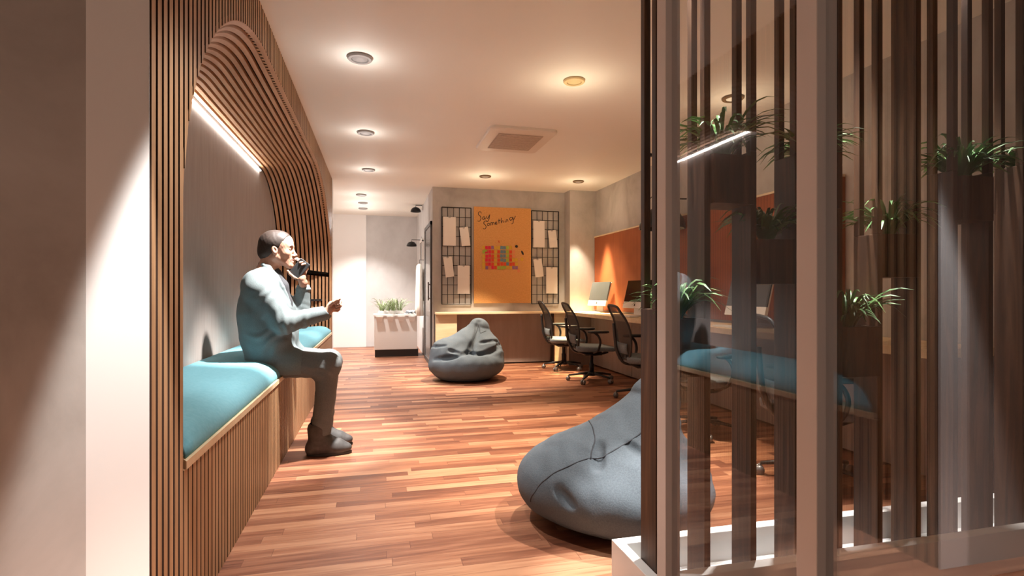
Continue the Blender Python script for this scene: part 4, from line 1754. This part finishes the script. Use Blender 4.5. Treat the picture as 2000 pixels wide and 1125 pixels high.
# near (right) hand: half closed, held out in front, thumb on top
w_ = np.array(wr_n)
def hn(px, py, y):
    return jt(px, py, 3.47 + y)
f.cap(wr_n, hn(645, 603, 0), .024, .026, .015)
f.ell(hn(649, 597, 0), (.030, .018, .030), .015)
f.ell(hn(646, 602, -.012), (.020, .012, .022), .012)
kn_ = [(653, 588, -.022), (656, 591, -.006), (656.5, 596, .010), (655, 601, .024)]
md_ = [(661, 583, -.026), (665, 589, -.008), (665.5, 597, .010), (662, 604, .025)]
ti_ = [(661, 590, -.040), (663, 596, -.028), (662, 602, -.014), (659, 607, .004)]
en_ = [(656, 594, -.040), (657, 599, -.030), (656, 604, -.018), (654, 607, -.002)]
for a, b_, c, d in zip(kn_, md_, ti_, en_):
    finger(f, [hn(*a), hn(*b_), hn(*c), hn(*d)], .0088, .0072)
finger(f, [hn(645, 596, -.024), hn(652, 590, -.040), hn(659, 586, -.044), hn(663, 584, -.040)], .0105, .008)
# far (left) hand holding the phone upright in front of the mouth
YH = 3.72
wr2 = np.array(wr_f)
def hf(px, py, y=0.0):
    return jt(px, py, YH + y)
f.chain([wr_f, hf(592, 552, .03), hf(590, 545, .02)], [.025, .024, .024], .015)
f.ell(hf(586, 541, .018), (.034, .018, .022), .015)
f.ell(hf(593, 536, .018), (.016, .016, .030), .012)
finger(f, [hf(583, 545, .01), hf(573, 541, .0), hf(566, 535, -.012), hf(562, 529, -.018)], .0115, .0078)
fb = [((598, 528, .022), (600, 519, .012), (596, 515, -.008), (590, 517, -.016)),
      ((596, 524, .026), (597, 514, .016), (592, 511, -.006), (586, 513, -.014)),
      ((593, 520, .030), (592, 510, .020), (586, 507, .0), (581, 509, -.008)),
      ((588, 520, .034), (585, 508, .026), (580, 505, .008), (576, 507, .002))]
for q in fb:
    finger(f, [hf(594, 538, q[0][2] * .8)] + [hf(*z_) for z_ in q], .0088, .0072)
V, Q = f.mesh(lambda p_, g: .0004 * wob(p_, 260, 0))
cen = V[Q].mean(1)
lipc = np.array(hd(.097, 0, -.063))
dl = (cen - lipc) * np.array([1, .9, 1])
mi = ((np.abs(dl[:, 2]) < .0125) & (np.abs(dl[:, 1]) < .026) & (dl[:, 0] > -.011) & (np.abs(dl[:, 0]) < .03)).astype(int)
np_obj('body', V - mo, Q, 'skin', man, mats=['skin', 'lip'], matidx=mi)

# --- hair
f = Field((hx - .14, hy - .11, hz - .12), (hx + .12, hy + .11, hz + .15), .0026)
f.ell(hd(-.013, 0, .032), (.098, .0805, .0885), .01)
f.ell(hd(.026, 0, .053), (.058, .064, .058), .02)
f.ell(hd(-.055, 0, -.025), (.055, .066, .055), .03)
# face opening
f.ell(hd(.110, 0, -.01), (.068, .12, .082), .012, op='sub')
f.ell(hd(.052, 0, -.055), (.052, .12, .080), .010, op='sub')
f.ell(hd(.112, 0, .045), (.070, .12, .052), .012, op='sub')
for s_ in (-1, 1):
    f.ell(hd(-.002, s_ * .083, -.014), (.020, .022, .030), .006, op='sub')
V, Q = f.mesh(lambda p_, g: .0004 * wob(p_, 170, 1))
ho = np_obj('hair', V - mo, Q, 'hair', man)
# beard shadow / brows / eyes
for s_ in (-1, 1):
    b = NB()
    tube(b, [hd(.0815, s_ * .047, .022), hd(.0905, s_ * .034, .0285), hd(.0945, s_ * .016, .027)], [.0016, .0034, .0024], 6)
    shift(b, mo); obj('eyebrow', b, 'hair', man, True)
    b = NB(); bmesh.ops.create_uvsphere(b, u_segments=16, v_segments=10, radius=.0118, matrix=Matrix.Translation(hd(.0755, s_ * .030, .0045)))
    shift(b, mo); ey = obj('eye', b, 'eye', man, True)
    b = NB(); bmesh.ops.create_uvsphere(b, u_segments=12, v_segments=8, radius=.0058, matrix=Matrix.Translation(hd(.0828, s_ * .030, .0045)))
    shift(b, mo); obj('iris', b, 'ink', ey, True)

# --- shirt
f = Field((-.95, 3.35, .60), (-.35, 3.90, 1.34), .005)
for s_ in (-1, 1):
    o_ = np.array([.008, s_ * .085, 0])
    f.chain([tuple(np.array(q) + o_) for q in tor], [.094, .099, .100, .096], .08)
f.cap(neck1, tor[0], .068, .09, .05)
f.cap(tuple(np.array(neck1) + [.010, 0, .045]), tuple(np.array(neck1)), .063, .075, .02)
f.chain([tuple(P(537, 537, YM)), tuple(P(548, 560, YM)), tuple(P(556, 590, YM)), tuple(P(560, 615, YM))], [.045, .045, .042, .04], .02)
V, Q = f.mesh()
np_obj('shirt', V - mo, Q, 'shirt', man)


# --- trousers
def fold(p_, c, ax, amp, fr, R):
    c, ax = np.array(c), np.array(ax) / np.linalg.norm(ax)
    r = p_ - c
    t_ = r @ ax
    return amp * .75 * np.sin(t_ * fr + 2.2 * np.sin(r[:, 1] * 24 + 1) + 1.8 * np.sin(r[:, 0] * 31) + 1.2 * np.sin(r[:, 2] * 37 + 2)) * np.exp(-(r ** 2).sum(1) / R ** 2)


f = Field((-.95, 3.36, .06), (-.08, 3.90, .86), .005)
f.ell(((hip_n[0] + hip_f[0]) / 2, YM, .69), (.125, .17, .10), .05)
for (h_, k_, a_, oy) in ((hip_n, kn_n, an_n, -1), (hip_f, kn_f, an_f, 1)):
    k2 = (k_[0], k_[1], k_[2])
    f.chain([h_, k2], [.098, .071], .05)
    f.ell((k_[0] + .008, k_[1], k_[2] + .002), (.066, .062, .066), .03)
    f.chain([k2, (a_[0] + .0, a_[1], a_[2] - .04)], [.064, .058], .03)
    f.ell((k_[0] - .055, k_[1], k_[2] - .055), (.035, .05, .035), .03)
f.cut((0, 0, -1), -(an_n[2] - .035), .004)


def tdisp(p_, g):
    d = .002 * wob(p_, 24, 3)
    for k_ in (kn_n, kn_f):
        d += fold(p_, (k_[0] - .06, k_[1], k_[2] - .04), (-.7, 0, -1), .006, 110, .09)
        d += fold(p_, (k_[0] - .02, k_[1], k_[2] - .30), (0, 0, 1), .004, 70, .10)
    d += fold(p_, (hip_n[0] + .10, hip_n[1], hip_n[2] + .03), (1, 0, .5), .006, 75, .10)
    return d


V, Q = f.mesh(tdisp)
np_obj('trousers', V - mo, Q, 'trousers', man)

# --- jacket
f = Field((-.98, 3.26, .52), (-.22, 4.00, 1.36), .0045)
sk = [tuple(P(514, 563, YM)), tuple(P(521, 607, YM)), tuple(P(528, 655, YM)), tuple(P(533, 700, YM))]
for s_ in (-1, 1):
    o_ = np.array([0, s_ * .078, 0])
    f.chain([tuple(np.array(q) + o_) for q in sk], [.104, .138, .138, .128], .07)
f.ell((HC.x - .078, YM, P(517, 548, YM).z), (.085, .12, .045), .04)
f.cap(tuple(np.array(sk[0]) + [0, -.10, .02]), tuple(np.array(sh_n) + [0, .01, 0]), .085, .078, .05)
f.cap(tuple(np.array(sk[0]) + [0, .10, .02]), tuple(np.array(sh_f) + [0, -.01, 0]), .085, .078, .05)
# skirt of the jacket around hips and top of thighs
f.cap((hip_n[0] - .01, hip_n[1] - .005, hip_n[2] - .005), (hip_n[0] + .13, hip_n[1] - .004, hip_n[2] - .012), .112, .100, .05)
f.cap((hip_f[0] - .01, hip_f[1] + .005, hip_f[2]), (hip_f[0] + .13, hip_f[1] + .004, hip_f[2] - .002), .112, .098, .05)
# inside (open front): carve the chest opening
nF = np.array([1, 0, -.18])
# collar and lapels
for s_ in (-1, 1):
    c0_ = np.array(neck1)
    f.cap(tuple(P(517, 540, YM + s_ * .055)), tuple(P(512, 558, YM + s_ * .12)), .052, .072, .04)
    pts = [tuple(P(511, 516, YM)), tuple(P(514, 517, YM + s_ * .048)), tuple(P(524, 524, YM + s_ * .078)), tuple(P(538, 540, YM + s_ * .082)), tuple(P(551, 562, YM + s_ * .075)), tuple(P(563, 592, YM + s_ * .060)), tuple(P(571, 628, YM + s_ * .045))]
    f.chain(pts, [.013, .015, .017, .019, .020, .017, .008], .004)
    f.cap(pts[2], tuple(np.array(pts[2]) - [0.02, 0, .05]), .014, .03, .02)
    f.cap(pts[0], tuple(np.array(pts[0]) - [0.0, 0, .05]), .014, .03, .02)
# sleeves
f.chain([sh_n, el_n], [.078, .064], .035)
f.chain([el_n, tuple(np.array(wr_n) - [.005, 0, 0])], [.062, .043], .03)
f.chain([sh_f, el_f], [.078, .062], .035)
f.chain([el_f, tuple(np.array(wr_f) - [0, 0, .005])], [.060, .044], .03)
f.ell(tuple(np.array(wr_f) + [0, 0, -.01]), (.049, .045, .014), .01)
# cut sleeve ends clean by hollowing around the wrists
dn = np.array(jt(650, 599, 3.47)) - np.array(wr_n); dn /= np.linalg.norm(dn)
f.cap(tuple(np.array(wr_n) + dn * .046), tuple(np.array(wr_n) + dn * .10), .046, .06, .004, op='sub')
f.cap(tuple(np.array(wr_n) + dn * -.01), tuple(np.array(wr_n) + dn * .08), .031, .034, .004, op='sub')
f.cap(tuple(np.array(wr_f) + [0, 0, .052]), tuple(np.array(wr_f) + [0, 0, .10]), .046, .06, .004, op='sub')
f.cap(tuple(np.array(wr_f) + [0, 0, -.02]), tuple(np.array(wr_f) + [0, 0, .09]), .030, .034, .004, op='sub')
# vent / hem split at the back and pocket fold
f.cap(tuple(P(489, 690, YM - .17)), tuple(P(491, 740, YM - .17)), .006, .010, .01, op='sub')


def jdisp(p_, g):
    d = .0022 * wob(p_, 21, 5) + .001 * wob(p_, 55, 2)
    d += fold(p_, el_n, (1, 0, .4), .006, 100, .085)
    d += fold(p_, tuple(np.array(el_n) * .5 + np.array(wr_n) * .5), (1, 0, .3), .003, 95, .09)
    d += fold(p_, tuple(np.array(sh_n) + [.05, 0, -.05]), (.6, 0, -1), .006, 80, .09)
    d += fold(p_, (sk[2][0] + .03, 3.42, sk[2][2] - .02), (.5, 0, -1), .006, 75, .13)
    d += fold(p_, el_f, (0, 0, 1), .006, 120, .085)
    return d


V, Q = f.mesh(jdisp)
jk = np_obj('blazer', V - mo, Q, 'jacket', man)

# --- boots
for (a_, nm) in ((an_n, 'n'), (an_f, 'f')):
    ax_, ay_ = a_[0], a_[1]
    f = Field((ax_ - .14, ay_ - .08, -.01), (ax_ + .24, ay_ + .08, .21), .0035)
    f.cap((ax_ - .012, ay_, .085), (ax_ - .015, ay_, .165), .060, .066, .02)
    f.cap((ax_ - .045, ay_, .045), (ax_ + .04, ay_, .05), .050, .052, .03)
    f.cap((ax_ + .0, ay_, .085), (ax_ + .09, ay_, .055), .052, .046, .03)
    f.ell((ax_ + .10, ay_, .038), (.085, .048, .040), .03)
    f.cap((ax_ - .01, ay_, .15), (ax_ - .01, ay_, .22), .052, .056, .005, op='sub')
    f.cut((0, 0, -1), -.012, .006)
    f.cut((0.1, 0, 1), .166, .006)
    V, Q = f.mesh(lambda p_, g: .0012 * wob(p_, 45, 2))
    bt = np_obj('boot', V - mo, Q, 'boot', man)
    b = NB()
    prof_ = []
    for k in range(28):
        a = 2 * PI * k / 28
        x_ = math.cos(a)
        prof_.append((ax_ + .05 + .135 * x_, ay_ + (.050 if x_ > 0 else .046) * math.sin(a) * (1 - .12 * x_ * x_)))
    lo_ = [b.verts.new((x_, y_, .001)) for x_, y_ in prof_]
    hi_ = [b.verts.new((x_, y_, .016)) for x_, y_ in prof_]
    for k in range(28):
        b.faces.new((lo_[k], lo_[(k + 1) % 28], hi_[(k + 1) % 28], hi_[k]))
    b.faces.new(lo_[::-1]); b.faces.new(hi_)
    shift(b, mo); obj('sole', b, 'sole', bt)

# --- phone held in the left hand
c = Vector(hf(584, 526, -.004))
ph = thing('mobile_phone', "dark grey mobile phone held in the seated man's raised left hand", 'phone', c)
ph.rotation_euler = (math.radians(8), math.radians(38), math.radians(6))
b = NB(); box(b, -.037, .037, -.0045, .0045, -.066, .066); bevel(obj('phone_case', b, 'phone', ph), .004, 3)
b = NB(); box(b, -.033, .033, .0046, .0052, -.060, .060); obj('phone_screen', b, 'screen_dark', ph)
